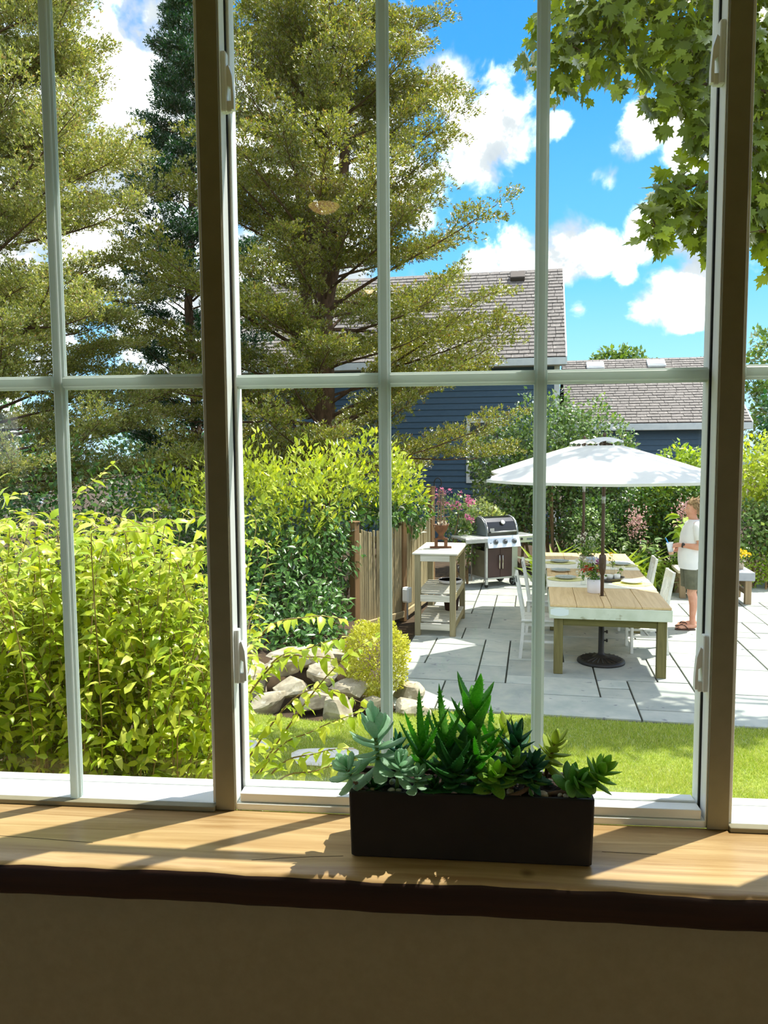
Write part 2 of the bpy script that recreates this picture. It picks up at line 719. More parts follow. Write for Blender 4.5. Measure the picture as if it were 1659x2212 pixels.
def leaf_dirs(r, O, out=.6, upw=.2, rnd=.7, nup=.8):
    d = nrmz(O * out + np.array([0, 0, upw]) + r.normal(size=O.shape) * rnd)
    n = nrmz(np.array([0, 0, nup]) + O * .6 + r.normal(size=O.shape) * .45)
    return d, n


def px_size(P):
    """rough share of the picture of a leaf at P and whether it is in view"""
    q = P - np.array(CAM)
    dep = q @ np.array(fw)
    X = (q @ np.array(rt)) / dep * 1660
    Y = (q @ np.array(up)) / dep * 1660
    return dep, (np.abs(X) < 820) & (np.abs(Y) < 1100) & (dep > 0)


def foliage(root, mat, P, d, n, size, T=LEAF, TF=LEAF_F, parts=0, name='foliage', leafname='leaf'):
    """leaves of one plant: the nearest in view as single leaves, the rest joined"""
    base = np.array(root.location)
    size = np.broadcast_to(np.asarray(size, float), (len(P),)).copy()
    rest = np.ones(len(P), bool)
    if parts:
        dep, vis = px_size(P)
        sc_ = np.where(vis, size / dep, -1)
        idx = np.argsort(-sc_)[:parts]
        idx = idx[sc_[idx] > 0]
        rest[idx] = False
        me = np_mesh(leafname, T, TF)
        me.materials.append(mat)
        x, y, z = frames(d[idx], n[idx])
        for i, a, b, c in zip(idx, x, y, z):
            s = float(size[i])
            p = P[i] - base
            o = bpy.data.objects.new(leafname, me)
            C.objects.link(o)
            o.parent = root
            o.matrix_local = Matrix(((a[0] * s, b[0] * s, c[0] * s, p[0]), (a[1] * s, b[1] * s, c[1] * s, p[1]), (a[2] * s, b[2] * s, c[2] * s, p[2]), (0, 0, 0, 1)))
    V, F = scatter(T, TF, P[rest] - base, d[rest], n[rest], size[rest])
    o = obj(name, np_mesh(name, V, F), mat, root)
    o['kind'] = 'stuff'
    return o


def W(root, pts):
    b = Vector(root.location)
    return [Vector(p) - b for p in pts]
# ------------------------------------------------------------------ the room
WHITE = surf('white_vinyl', srgb(244, 248, 247), srgb(238, 243, 242), 3, .35)
GRID = surf('white_grid_vinyl', srgb(232, 240, 237), srgb(226, 235, 232), 3, .35, trans=.52)
TAUPE = surf('taupe_paint', srgb(140, 134, 108), srgb(132, 126, 100), 14, .7, bump=.05)
WALLP = surf('brown_wall_paint', srgb(168, 152, 108), srgb(162, 146, 102), 40, .85, bump=.08)
GLASS = glassmat()
DARKGASKET = surf('black_gasket', srgb(30, 34, 36), None, 10, .6)


def struct(o, label=None):
    o['kind'] = 'structure'
    if label:
        o['label'] = label
    return o


def slab(name, lo, hi, mat, label, bev=0):
    return struct(MB().box(lo, hi, bev=bev).build(name, mat), label)


FZ, CZ, SZ, TOPZ = 0.75, 3.6, 1.6275, 3.46
slab('floor', (-3.3, -3.3, FZ - .1), (3.3, 1.72, FZ), woodmat('oak_floor', srgb(150, 112, 72), srgb(190, 150, 104), 'X', .6), 'brown wooden floor of the dim room')
slab('ceiling', (-3.3, -3.3, CZ), (3.3, 1.72, CZ + .1), surf('ceiling_paint', srgb(236, 234, 226), None, 4, .9), 'plain ceiling of the dim room')
slab('wall_back', (-3.3, -3.3, FZ), (3.3, -3.2, CZ), WALLP, 'plain brown wall behind the viewer')
for nm, xa, xb, wn in (('wall_left', -3.3, -3.2, 'fill_window_4'), ('wall_right', 3.2, 3.3, 'fill_window_5')):  # unseen side windows, added to brighten the dark wall below the sill
    b = MB()
    b.box((xa, -3.2, FZ), (xb, 1.42, 1.5))
    b.box((xa, -3.2, 2.75), (xb, 1.42, CZ))
    b.box((xa, -3.2, 1.5), (xb, -2.3, 2.75))
    b.box((xa, .6, 1.5), (xb, 1.42, 2.75))
    struct(b.build(nm, WALLP), 'plain brown side wall of the room, ' + nm[5:] + ' of the windows')
    sw = thing(wn, 'added unseen side window for fill light in the ' + nm[5:] + ' wall', None, ((xa + xb) / 2, -.85, 1.5), kind='structure')
    b = MB()
    for ya, yb, za, zb in ((-1.45, 1.45, 0, .05), (-1.45, 1.45, 1.2, 1.25), (-1.45, -1.40, .05, 1.2), (1.40, 1.45, .05, 1.2), (-.02, .02, .05, 1.2)):
        b.box((-.03, ya, za), (.03, yb, zb))
    b.build('frame', WHITE, sw)
    for ya, yb in ((-1.41, -.01), (.01, 1.41)):
        MB().box((-.002, ya, .04), (.002, yb, 1.21)).build('pane', GLASS, sw)
b = MB()
b.box((-3.3, 1.42, FZ), (3.3, 1.72, 1.56))
b.box((-3.3, 1.56, TOPZ), (3.3, 1.74, CZ))
b.box((-3.3, 1.56, 1.56), (-1.66, 1.74, TOPZ))
b.box((1.68, 1.56, 1.56), (3.3, 1.74, TOPZ))
struct(b.build('wall_front', WALLP), 'brown painted wall below the wooden windowsill')

# the thick board of the sill: slightly wavy worn front edge
nx = 120
prof = [(0, 1.60, SZ), (0, 1.395, SZ), (0, 1.366, SZ - .0012), (0, 1.3555, SZ - .006), (0, 1.353, SZ - .016), (0, 1.354, 1.568), (0, 1.36, 1.56), (0, 1.60, 1.56)]
V, F = [], []
for i in range(nx + 1):
    x = -2.4 + 4.8 * i / nx
    wv = .0016 * math.sin(x * 9.1) + .0012 * math.sin(x * 23 + 1) + .001 * math.sin(x * 51)
    for j, (_, y, z) in enumerate(prof):
        V.append((x, y + (wv if 2 <= j <= 6 else 0), z + (wv * .4 if j in (2, 3) else 0)))
k = len(prof)
for i in range(nx):
    for j in range(k):
        j2 = (j + 1) % k
        F.append((i * k + j, (i + 1) * k + j, (i + 1) * k + j2, i * k + j2))
sill = obj('trim_1', np_mesh('trim_1', np.array(V), np.array(F)), woodmat('sill_pine', srgb(154, 118, 72), srgb(206, 178, 128), 'X', .8, .33, knots=True, spec=.5), smooth=False)
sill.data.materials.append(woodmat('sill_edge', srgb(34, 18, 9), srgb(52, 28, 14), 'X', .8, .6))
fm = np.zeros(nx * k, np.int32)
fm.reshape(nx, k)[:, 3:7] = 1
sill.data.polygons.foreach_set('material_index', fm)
struct(sill, 'thick honey-coloured knotty wooden windowsill board with a worn front edge')
# drying cracks in the board
b = MB()
for pts in ([(-.40, 1.398), (-.335, 1.412), (-.28, 1.421), (-.225, 1.428)], [(.28, 1.487), (.33, 1.486), (.385, 1.4855)], [(-.97, 1.448), (-.86, 1.443), (-.74, 1.436)]):
    for (xa, ya), (xb, yb) in zip(pts[:-1], pts[1:]):
        b.add([(xa, ya - .0007, SZ + .0003), (xb, yb - .0007, SZ + .0003), (xb, yb + .0007, SZ + .0003), (xa, ya + .0007, SZ + .0003)], [(0, 1, 2, 3)])
b.build('crack', surf('crack_dark', srgb(40, 26, 14), None, 5, .9), sill)

for nm, x0, x1, lb in (('trim_2', -.535, -.491, 'dark taupe window post left of the middle window'), ('trim_3', .513, .557, 'dark taupe window post right of the middle window'),
                       ('trim_4', -1.68, -1.62, 'taupe window post at the far left end'), ('trim_5', 1.64, 1.70, 'taupe window post at the far right end')):
    slab(nm, (x0, 1.595, SZ), (x1, 1.70, TOPZ), TAUPE, lb, bev=.0015)


def muntin(root, x0, x1, z0, z1, yg, vertical, mat=GRID):
    """stepped glazing bar, a wide base on the glass and a narrower raised band, on both sides of the pane"""
    for sgn in (-1, 1):
        mb = MB()
        w = .0045
        if vertical:
            pr = [(x0, .002), (x0, .006), (x0 + w * .5, .0075), (x0 + w, .0085), (x0 + w, .013), (x0 + w + .002, .015), (x1 - w - .002, .015), (x1 - w, .013), (x1 - w, .0085), (x1 - w * .5, .0075), (x1, .006), (x1, .002)]
            n = len(pr)
            v = [(x, yg + sgn * d, z0) for x, d in pr] + [(x, yg + sgn * d, z1) for x, d in pr]
        else:
            pr = [(z0, .002), (z0, .006), (z0 + w * .5, .0075), (z0 + w, .0085), (z0 + w, .013), (z0 + w + .002, .015), (z1 - w - .002, .015), (z1 - w, .013), (z1 - w, .0085), (z1 - w * .5, .0075), (z1, .006), (z1, .002)]
            n = len(pr)
            v = [(x0, yg + sgn * d, z) for z, d in pr] + [(x1, yg + sgn * d, z) for z, d in pr]
        f = [tuple(range(n)), tuple(range(2 * n - 1, n - 1, -1))] + [(i, (i + 1) % n, (i + 1) % n + n, i + n) for i in range(n)]
        mb.add(v, f)
        mb.build('muntin', mat, root)


def latch(root, x, zc, side, yf):
    """white cam latch on the jamb: case, lever with thumb slot, keeper"""
    mb = MB()
    s = side  # +1: stands off the left jamb towards +x
    X = lambda a, c: (min(x + s * a, x + s * c), max(x + s * a, x + s * c))
    (a0, a1) = X(-.001, .010)
    mb.box((a0, yf - .004, zc - .060), (a1, yf + .016, zc + .060), bev=.002)
    c = mb.build('latch', WHITE, root)
    mb = MB()
    poly = [(.010, .030), (.014, .034), (.021, .012), (.024, -.030), (.024, -.055), (.018, -.055), (.018, -.012), (.012, -.008), (.010, -.030)]
    mb.prism([(x + s * px_, zc + pz) for px_, pz in poly], yf + .001, yf + .014)
    mb.build('lever', WHITE, c)
    mb = MB()
    (a0, a1) = X(.009, .019)
    mb.box((a0, yf + .000, zc - .060), (a1, yf + .012, zc - .038), bev=.0015)
    mb.build('keeper', WHITE, c)
    return c


HM0, HM1 = 2.5535, 2.583
# middle window: an opening sash deep in its jamb
w2 = thing('window_2', 'middle white window with six panes between the two dark posts', None, (0.011, 1.65, SZ), kind='structure')
w2b = Vector(w2.location)


def wpart(root, name, lo, hi, mat, bev=0.001):
    l = Vector(root.location)
    return MB().box(tuple(Vector(lo) - l), tuple(Vector(hi) - l), bev=bev).build(name, mat, root)


wpart(w2, 'jamb', (-.491, 1.600, SZ), (-.4885, 1.637, TOPZ), WHITE)
wpart(w2, 'jamb', (.5105, 1.600, SZ), (.513, 1.637, TOPZ), WHITE)
wpart(w2, 'weatherstrip', (-.490, 1.6375, SZ + .016), (-.486, 1.6425, TOPZ), DARKGASKET, 0)
wpart(w2, 'weatherstrip', (.507, 1.6375, SZ + .016), (.512, 1.6425, TOPZ), DARKGASKET, 0)
wpart(w2, 'stile', (-.491, 1.643, SZ + .016), (-.480, 1.68, TOPZ), WHITE)
wpart(w2, 'stile', (.5065, 1.643, SZ + .016), (.513, 1.68, TOPZ), WHITE)
wpart(w2, 'bottom_track', (-.4885, 1.600, SZ), (.5105, 1.70, SZ + .0155), WHITE)
wpart(w2, 'bottom_rail', (-.482, 1.606, SZ + .0163), (.504, 1.68, SZ + .036), WHITE)
wpart(w2, 'glazing_bead', (-.480, 1.640, SZ + .036), (.502, 1.650, SZ + .0405), WHITE)
wpart(w2, 'top_rail', (-.491, 1.606, TOPZ - .03), (.513, 1.68, TOPZ), WHITE)
YG2 = 1.656
V2a, V2b, V3a, V3b = -.1725, -.1465, .1565, .1825
w2r = lambda x, z: (x - w2b.x, z - w2b.z)
for xa, xb in ((V2a, V2b), (V3a, V3b)):
    muntin(w2, xa - w2b.x, xb - w2b.x, SZ + .036 - SZ, TOPZ - .03 - SZ, YG2 - w2b.y, True)
for xa, xb in ((-.480, V2a), (V2b, V3a), (V3b, .5065)):
    muntin(w2, xa - w2b.x, xb - w2b.x, HM0 - SZ, HM1 - SZ, YG2 - w2b.y, False)
for xa, xb in ((-.481, -.1595), (-.1595, .1695), (.1695, .5075)):
    for za, zb in ((SZ + .036, 2.568), (2.568, TOPZ - .02)):
        wpart(w2, 'pane', (xa, YG2 - .002, za), (xb, YG2 + .002, zb), GLASS, 0)
for zc_ in (3.178, 1.970):
    latch(w2, -.4885 - w2b.x, zc_ - SZ, 1, 1.612 - w2b.y)
    latch(w2, .5105 - w2b.x, zc_ + .004 - SZ, -1, 1.612 - w2b.y)


def side_window(name, x0, x1, bars, label):
    cx = (x0 + x1) / 2
    w = thing(name, label, None, (cx, 1.61, SZ), kind='structure')
    l = Vector(w.location)
    wpart(w, 'bottom_track', (x0, 1.586, SZ), (x1, 1.606, SZ + .0105), TAUPE)
    wpart(w, 'bottom_rail', (x0, 1.6065, SZ), (x1, 1.628, SZ + .011), WHITE)
    wpart(w, 'outer_sill', (x0, 1.634, SZ - .035), (x1, 1.71, SZ + .006), WHITE)
    wpart(w, 'outer_lip', (x0, 1.70, SZ - .02), (x1, 1.725, SZ + .012), WHITE)
    wpart(w, 'stile', (x0, 1.6065, SZ + .011), (x0 + .009, 1.64, TOPZ), WHITE)
    wpart(w, 'stile', (x1 - .009, 1.6065, SZ + .011), (x1, 1.64, TOPZ), WHITE)
    wpart(w, 'top_rail', (x0, 1.60, TOPZ - .03), (x1, 1.64, TOPZ), WHITE)
    yg = 1.615
    ed = [x0 + .009] + bars + [x1 - .009]
    for xb in bars:
        muntin(w, xb - .013 - l.x, xb + .013 - l.x, .011, TOPZ - .03 - SZ, yg - l.y, True)
    for i in range(len(ed) - 1):
        a = ed[i] + (.013 if i else 0)
        c = ed[i + 1] - (.013 if i < len(ed) - 2 else 0)
        muntin(w, a - l.x, c - l.x, HM0 - SZ, HM1 - SZ, yg - l.y, False)
        for za, zb in ((SZ + .011, 2.568), (2.568, TOPZ - .02)):
            wpart(w, 'pane', (ed[i] - .001, yg - .002, za), (ed[i + 1] + .001, yg + .002, zb), GLASS, 0)
    return w


side_window('window_1', -1.62, -.535, [-1.195, -.865], 'left white window with glazing bars in front of the bright green bush')
side_window('window_3', .557, 1.64, [.89, 1.25], 'right white window of which a narrow strip shows beyond the post')

# ------------------------------------------------------------------ ground, lawn, patio
SOIL = surf('garden_soil', srgb(82, 66, 46), srgb(58, 46, 32), 9, .95, bump=.4)
TURF = surf('turf_base', srgb(140, 154, 60), srgb(112, 130, 44), 22, .95, bump=.3)
me = bpy.data.meshes.new('ground')
me.from_pydata([(-60, 1.73, -.06), (60, 1.73, -.06), (60, 90, -.06), (-60, 90, -.06)], [], [(0, 1, 2, 3)])
struct(obj('ground', me, SOIL), 'bare garden soil under the shrubs and trees')

TH = math.radians(-5.5)  # the whole garden is laid out square to this direction
GU = Vector((math.cos(TH), math.sin(TH), 0))
GV = Vector((-math.sin(TH), math.cos(TH), 0))
P0 = Vector((1.076, 6.90, 0))


def G(u, v, z=0.0, o=P0):
    return o + GU * u + GV * v + Vector((0, 0, z))


lawn_poly = [(-2.6, 1.74), (6.5, 1.74), (6.5, 6.4), tuple(G(1.0, -.02))[:2], tuple(G(-.9, -.02))[:2], (-.35, 6.98), (-.9, 6.75), (-1.25, 6.62), (-1.75, 6.75), (-2.6, 6.9)]
b = MB()
n = len(lawn_poly)
b.add([(x, y, -.055) for x, y in lawn_poly] + [(x, y, -.012) for x, y in lawn_poly], [tuple(range(n, 2 * n))] + [(i, (i + 1) % n, (i + 1) % n + n, i + n) for i in range(n)])
lawn = struct(b.build('lawn', TURF), 'sunny mown lawn between the window and the patio')


def in_poly(x, y, poly):
    c = np.zeros(len(x), bool)
    for (x1, y1), (x2, y2) in zip(poly, poly[1:] + poly[:1]):
        t = (y1 > y) != (y2 > y)
        c ^= t & (x < (x2 - x1) * (y - y1) / ((y2 - y1) if y2 != y1 else 1e-9) + x1)
    return c


gx = rng.uniform(-2.4, 4.2, 230000)
gy = rng.uniform(4.75, 7.0, 230000)
stones_xy = [(-1.06, 5.82, .25, .17), (-1.72, 6.0, .2, .12)]
ok = in_poly(gx, gy, lawn_poly)
for (sx, sy, a, c) in stones_xy:
    ok &= (((gx - sx) / a) ** 2 + ((gy - sy) / c) ** 2) > .9
gx, gy = gx[ok], gy[ok]
m_ = len(gx)
hgt = rng.uniform(.018, .042, m_) * (1 + .35 * np.sin(gx * 5) * np.sin(gy * 7))
az = rng.uniform(0, 2 * PI, m_)
ln = rng.uniform(.2, 1.1, m_)
d = nrmz(np.stack([np.cos(az) * ln, np.sin(az) * ln, np.ones(m_)], 1))
side_ = nrmz(np.cross(d, rng.normal(size=(m_, 3)))) * .0022
p = np.stack([gx, gy, np.full(m_, -.014)], 1)
V = np.stack([p - side_, p + side_, p + d * hgt[:, None]], 1).reshape(-1, 3)
F = np.arange(3 * m_).reshape(-1, 3)
GRASS = leafmat('grass_blade', [(0, srgb(150, 174, 52)), (.45, srgb(180, 198, 76)), (.8, srgb(206, 212, 112)), (1, srgb(232, 224, 164))], .35, (1.1, 1.1, .5), .05)
go = obj('grass', np_mesh('grass', V, F), GRASS, lawn)
go['kind'] = 'stuff'

STONE = surf('bluestone', srgb(158, 166, 158), srgb(186, 188, 176), 3.2, .75, bump=.12, detail=8, objvar=.14, speck=(srgb(120, 124, 128), 11, .66))
JOINT = surf('dark_joint', srgb(74, 74, 66), srgb(52, 56, 46), 20, .95)
patio = thing('patio', 'grey bluestone paved patio under the dining table', None, tuple(P0), TH, kind='structure')
b = MB()
b.box((-1.95, -.02, -.05), (7.6, 7.9, -.016))
b.build('joint_bed', JOINT, patio)
cell, NU, NV = .31, 31, 26
occ = [[False] * NV for _ in range(NU)]
shapes = [(2, 2), (3, 2), (2, 3), (3, 3), (4, 2), (2, 1), (1, 2), (3, 2), (1, 1), (4, 3)]
pv = MB()
r_ = random.Random(11)
meshes = {}
for j in range(NV):
    for i in range(NU):
        if occ[i][j]:
            continue
        opts = shapes[:]
        r_.shuffle(opts)
        for (a, c) in opts + [(1, 1)]:
            if i + a <= NU and j + c <= NV and all(not occ[x][y] for x in range(i, i + a) for y in range(j, j + c)):
                break
        for x in range(i, i + a):
            for y in range(j, j + c):
                occ[x][y] = True
        u0_, v0_ = -1.93 + i * cell, j * cell * .975
        u1_, v1_ = u0_ + a * cell, v0_ + c * cell * .975
        cu, cv = (u0_ + u1_) / 2, (v0_ + v1_) / 2
        if cu < -1.62 and cv < .7:
            continue
        key = (a, c)
        if key not in meshes:
            g_ = .0085
            w_, h_ = a * cell / 2 - g_, c * cell * .975 / 2 - .013
            meshes[key] = MB().box((-w_, -h_, -.034), (w_, h_, 0), bev=.004).mesh('paver')
        obj('paver', meshes[key], STONE, patio, loc=(cu, cv, r_.uniform(-.003, .003)))

# stepping stones in the grass
FLAT = surf('pale_fieldstone', srgb(222, 220, 210), srgb(196, 194, 184), 7, .85, bump=.4, speck=(srgb(214, 214, 208), 16, .6))


def rock_mesh(r, dims, n=12, m=8, flat=.5, rough=.16):
    """angular boulder: a lumpy ball squared off towards a block"""
    mb = MB().ball((0, 0, 0), 1.0, n, m)
    V = np.array(mb.v)
    V = V / np.maximum(np.abs(V).max(axis=1, keepdims=True), 1e-6) * flat + V * (1 - flat)
    ph = r.uniform(0, 6, 6)
    k = 1 + rough * (np.sin(V[:, 0] * 3 + ph[0]) * np.cos(V[:, 1] * 2.6 + ph[1]) + .6 * np.sin(V[:, 2] * 4 + ph[2] + V[:, 0] * 2)) + r.uniform(-rough * .35, rough * .35, len(V))
    V = V * k[:, None]
    V[:, 0] += .22 * V[:, 2] * math.sin(ph[3])
    for _ in range(11 if rough > .11 else 0):
        nn = nrmz(r.normal(size=(1, 3)))[0]
        ex = np.maximum(V @ nn - r.uniform(.55, .85), 0)
        V = V - ex[:, None] * nn * .92
    V = V * np.array(dims)
    mb.v = [tuple(q) for q in V]
    return mb.mesh('stone')


rr = np.random.default_rng(5)
for i, (sx, sy, a, c) in enumerate(stones_xy):
    o = obj('stepping_stone', rock_mesh(rr, (a, c, .03), 16, 6, .25, .1), FLAT, loc=(sx, sy, .004), rotz=.1)
    tag(o, ['pale flat stepping stone in the grass beside the planter', 'pale flat stepping stone at the foot of the yellow twigs by the left post'][i], 'stone', 'stepping stones in the lawn')

# rough boulders that hold up the bed below the hedge
ROCK = surf('rough_boulder', srgb(192, 182, 156), srgb(132, 122, 100), 6, .9, bump=.6, detail=8, objvar=.1, speck=(srgb(200, 194, 176), 14, .62))
boulders = [
    (-1.10, 6.76, .04, .17, .12, .125, .15, 'pointed tan boulder at the edge of the grass, lowest of the rock pile'),
    (-1.05, 7.02, .165, .175, .14, .075, -.1, 'broad sunlit boulder resting above the pointed one beside the golden shrub'),
    (-.80, 6.96, .06, .10, .11, .075, .0, 'pale boulder left of the window bar at the foot of the golden shrub'),
    (-.44, 6.97, .0, .16, .13, .085, .1, 'flat pale boulder right of the window bar, behind the toothed succulents'),
    (-.46, 7.30, .05, .16, .13, .10, -.1, 'blue-grey shaded boulder lying against the patio edge'),
    (-1.31, 7.20, .245, .16, .14, .085, -.15, 'angular pale boulder with a lit corner, middle of the rock pile'),
    (-1.445, 7.45, .335, .21, .17, .08, .1, 'flat capstone lying on top of the rock pile'),
    (-1.31, 7.10, .145, .085, .09, .045, .4, 'small chink stone wedged in the rock pile'),
    (-1.37, 6.96, .07, .14, .13, .085, .2, 'shaded boulder left of the pointed one, half in grass'),
    (-1.60, 7.12, .13, .15, .15, .10, .3, 'dark boulder in shade behind the yellow twigs'),
    (-1.70, 7.32, .29, .185, .15, .08, .0, 'dark boulder under the hedge, upper left of the rock pile'),
    (-1.79, 6.95, .045, .13, .13, .10, -.2, 'lowest dark boulder in shade next to the left post'),
    (-1.56, 7.90, .25, .40, .2, .08, .05, 'long mossy stone under the hedge leaves'),
    (-2.2, 7.3, .1, .3, .22, .22, .1, 'large dark boulder hidden behind the left post'),
]
for (x, y, z, a, c, h, rz, lb) in boulders:
    o = obj('boulder', rock_mesh(rr, (a * 1.18, c * 1.15, h * 1.25), 16, 11, .4, .16), ROCK, loc=(x, y, z), rotz=rz)
    tag(o, lb, 'boulder', 'boulders below the hedge')
b = MB()
b.ball((0, 0, 0), (1.45, 1.7, .36), 20, 8)
tag(struct(b.build('soil_bank', SOIL, smooth=True), 'dark soil bank behind the boulders under the hedge'))
bpy.data.objects['soil_bank'].location = (-2.3, 9.1, -.05)

# ------------------------------------------------------------------ houses
BLUE = surf('blue_siding', srgb(72, 100, 122), srgb(62, 90, 112), 9, .6, objvar=.05, stretch=(1, 1, 6))
SHING = surf('grey_shingle', srgb(138, 132, 126), srgb(112, 107, 103), 14, .9, bump=.3, objvar=.0, stretch=(1, 1, 1), speck=(srgb(152, 145, 138), 6, .62))
TRIMW = surf('white_house_trim', srgb(226, 232, 228), srgb(210, 218, 216), 5, .6)
BROWN = surf('roof_dark', srgb(70, 66, 62), None, 8, .9)


def shingle_field(name, u0, u1, v0, z0, v1, z1, parent, seed, wid=.30, rows=18):
    """overlapping tabs in courses up the slope; local coordinates of the house"""
    r = np.random.default_rng(seed)
    mb = MB()
    sl_ = Vector((0, v1 - v0, z1 - z0))
    L_ = sl_.length
    e = sl_ / L_
    nn = Vector((0, -e.z, e.y))
    h = L_ / rows
    for j in range(rows):
        u = u0 - r.uniform(0, wid)
        while u < u1:
            w = wid * r.uniform(.7, 1.2)
            a, c = max(u, u0), min(u + w - .012, u1)
            if c - a > .02:
                lift = r.uniform(.012, .022)
                s0, s1 = j * h - r.uniform(0, .012), (j + 1) * h + .02
                base = Vector((0, v0, z0))
                p = [base + e * s0 + nn * (lift + .012), base + e * s1 + nn * .006]
                q = base + e * s0
                mb.add([(a, p[0].y, p[0].z), (c, p[0].y, p[0].z), (c, p[1].y, p[1].z), (a, p[1].y, p[1].z), (a, q.y, q.z), (c, q.y, q.z)],
                       [(0, 1, 2, 3), (4, 5, 1, 0), (0, 3, 4), (1, 5, 2)])
            u += w
    o = mb.build(name, SHING, parent)
    o['kind'] = 'stuff'
    return o


def house(name, label, origin, ul, span, ez, rz, windows, ovh=.32, rows=18, clap=.16, seed=1, vents=(), skylights=(), gable=True):
    """gabled house: local u along the eave, v back; origin at the right end of the front eave"""
    h = thing(name, label, 'house', origin, TH)
    v0w, v1w = ovh, span * 2 - ovh
    mb = MB()
    mb.box((ul + .25, v0w + .03, -.3), (-.25, v1w, ez))
    mb.prism([(v0w, ez), (v1w, ez), (span, ez + (rz - ez) * (span - v0w) / span)], -.26, ul + .26, M=Matrix(((0, 1, 0, 0), (1, 0, 0, 0), (0, 0, 1, 0), (0, 0, 0, 1))))
    mb.build('wall', BLUE, h)
    # clapboards of the front wall, one board each
    z = ez - .3
    bm_ = None
    while z > max(0, ez - 3.4):
        if bm_ is None:
            t = MB()
            t.add([(ul + .25, v0w + .004, 0), (-.25, v0w + .004, 0), (-.25, v0w + .026, clap + .01), (ul + .25, v0w + .026, clap + .01), (ul + .25, v0w + .03, 0), (-.25, v0w + .03, 0)],
                  [(0, 1, 2, 3), (0, 4, 5, 1), (0, 3, 4), (1, 5, 2)])
            bm_ = t.mesh('clapboard')
        obj('clapboard', bm_, BLUE, h, loc=(0, 0, z - clap))
        z -= clap
    # roof deck: two slopes
    t = .10
    for s in (0, 1):
        mb = MB()
        va, vb = (0, span) if s == 0 else (2 * span, span)
        mb.add([(ul, va, ez), (0, va, ez), (0, vb, rz), (ul, vb, rz), (ul, va, ez - t), (0, va, ez - t), (0, vb, rz - t), (ul, vb, rz - t)],
               [(0, 1, 2, 3), (7, 6, 5, 4), (0, 4, 5, 1), (1, 5, 6, 2), (2, 6, 7, 3), (3, 7, 4, 0)])
        mb.build('roof', BROWN, h)
    shingle_field('shingles', ul, 0.0, 0.0, ez + .002, span, rz + .002, h, seed, rows=rows)
    mb = MB().box((ul, -.03, ez - .20), (.0, .0, ez - .015), bev=.01)
    mb.build('fascia', TRIMW, h)
    mb = MB().box((ul, .0, ez - .20), (-.0, v0w + .03, ez - .17))
    mb.build('soffit', TRIMW, h)
    mb = MB()
    mb.add([(0.0, -.03, ez - .2), (.035, -.03, ez - .2), (.035, -.03, ez + .01), (0.0, -.03, ez + .01), (0.0, span, rz - .2), (.035, span, rz - .2), (.035, span, rz + .01), (0.0, span, rz + .01)],
           [(0, 1, 2, 3), (7, 6, 5, 4), (0, 4, 5, 1), (1, 5, 6, 2), (2, 6, 7, 3), (3, 7, 4, 0)])
    mb.build('rake_board', TRIMW, h)
    mb = MB().box((-.27, v0w - .01, 0), (-.13, v0w + .04, ez - .18))
    mb.build('corner_board', TRIMW, h)
    for (wu, wz, ww, wh) in windows:
        t = MB()
        t.box((wu - ww / 2 - .09, v0w - .03, wz - .09), (wu - ww / 2, v0w + .03, wz + wh + .12))
        t.box((wu + ww / 2, v0w - .03, wz - .09), (wu + ww / 2 + .09, v0w + .03, wz + wh + .12))
        t.box((wu - ww / 2, v0w - .03, wz + wh), (wu + ww / 2, v0w + .03, wz + wh + .12))
        t.box((wu - ww / 2, v0w - .03, wz - .09), (wu + ww / 2, v0w + .03, wz))
        wf = t.build('window_frame', TRIMW, h)
        t = MB().box((wu - ww / 2, v0w - .005, wz), (wu + ww / 2, v0w + .02, wz + wh))
        t.build('pane', surf('dark_house_glass', srgb(60, 72, 78), None, 3, .08, spec=.8), wf)
        t = MB().box((wu - ww / 2, v0w - .02, wz + wh / 2 - .02), (wu + ww / 2, v0w + .02, wz + wh / 2 + .02))
        t.build('meeting_rail', TRIMW, wf)
    e = Vector((0, span, rz - ez)).normalized()
    nn = Vector((0, -e.z, e.y))
    for (u, s, w, l, hh) in vents:
        c = Vector((u, 0, ez)) + e * s
        M = Matrix(((1, 0, 0, c.x), (0, e.y, nn.y, c.y), (0, e.z, nn.z, c.z), (0, 0, 0, 1)))
        v_ = MB().box((-w / 2, -l / 2, .02), (w / 2, l / 2, hh), M=M, bev=.015).build('roof_vent', surf('vent_brown', srgb(92, 84, 78), None, 5, .7), h)
        MB().box((-w / 2 + .03, -l / 2 - .012, .03), (w / 2 - .03, -l / 2 + .004, hh - .03), M=M).build('vent_louver', BROWN, v_)
    for (u, s, w, l) in skylights:
        c = Vector((u, 0, ez)) + e * s
        M = Matrix(((1, 0, 0, c.x), (0, e.y, nn.y, c.y), (0, e.z, nn.z, c.z), (0, 0, 0, 1)))
        k_ = MB().box((-w / 2, -l / 2, .02), (w / 2, l / 2, .11), M=M, bev=.02).build('skylight', TRIMW, h)
        MB().box((-w / 2 + .06, -l / 2 + .06, .10), (w / 2 - .06, l / 2 - .06, .125), M=M).build('skylight_pane', surf('skylight_glass', srgb(170, 190, 205), None, 3, .1, spec=.8), k_)
    return h


house('blue_house', 'blue clapboard house with grey shingled gable roof behind the cedar tree', (2.67, 20.0, 0), -9.5, 3.3, 4.72, 7.62,
      [(-2.06, 1.6, .75, 1.5), (-7.55, 2.15, .7, 1.0)], rows=26, seed=3, vents=[(-1.28, 3.95, .42, .34, .16)])
house('blue_garage', 'low blue garage with a wide grey shingled roof behind the parasol', (7.95, 22.0, 0), -4.95, 4.1, 3.10, 5.32,
      [(-2.2, .9, .8, .9)], rows=26, seed=4, skylights=[(-3.9, 4.05, .55, .5), (-2.0, 4.1, .55, .5)], vents=[(-1.65, 3.6, .3, .25, .12)])
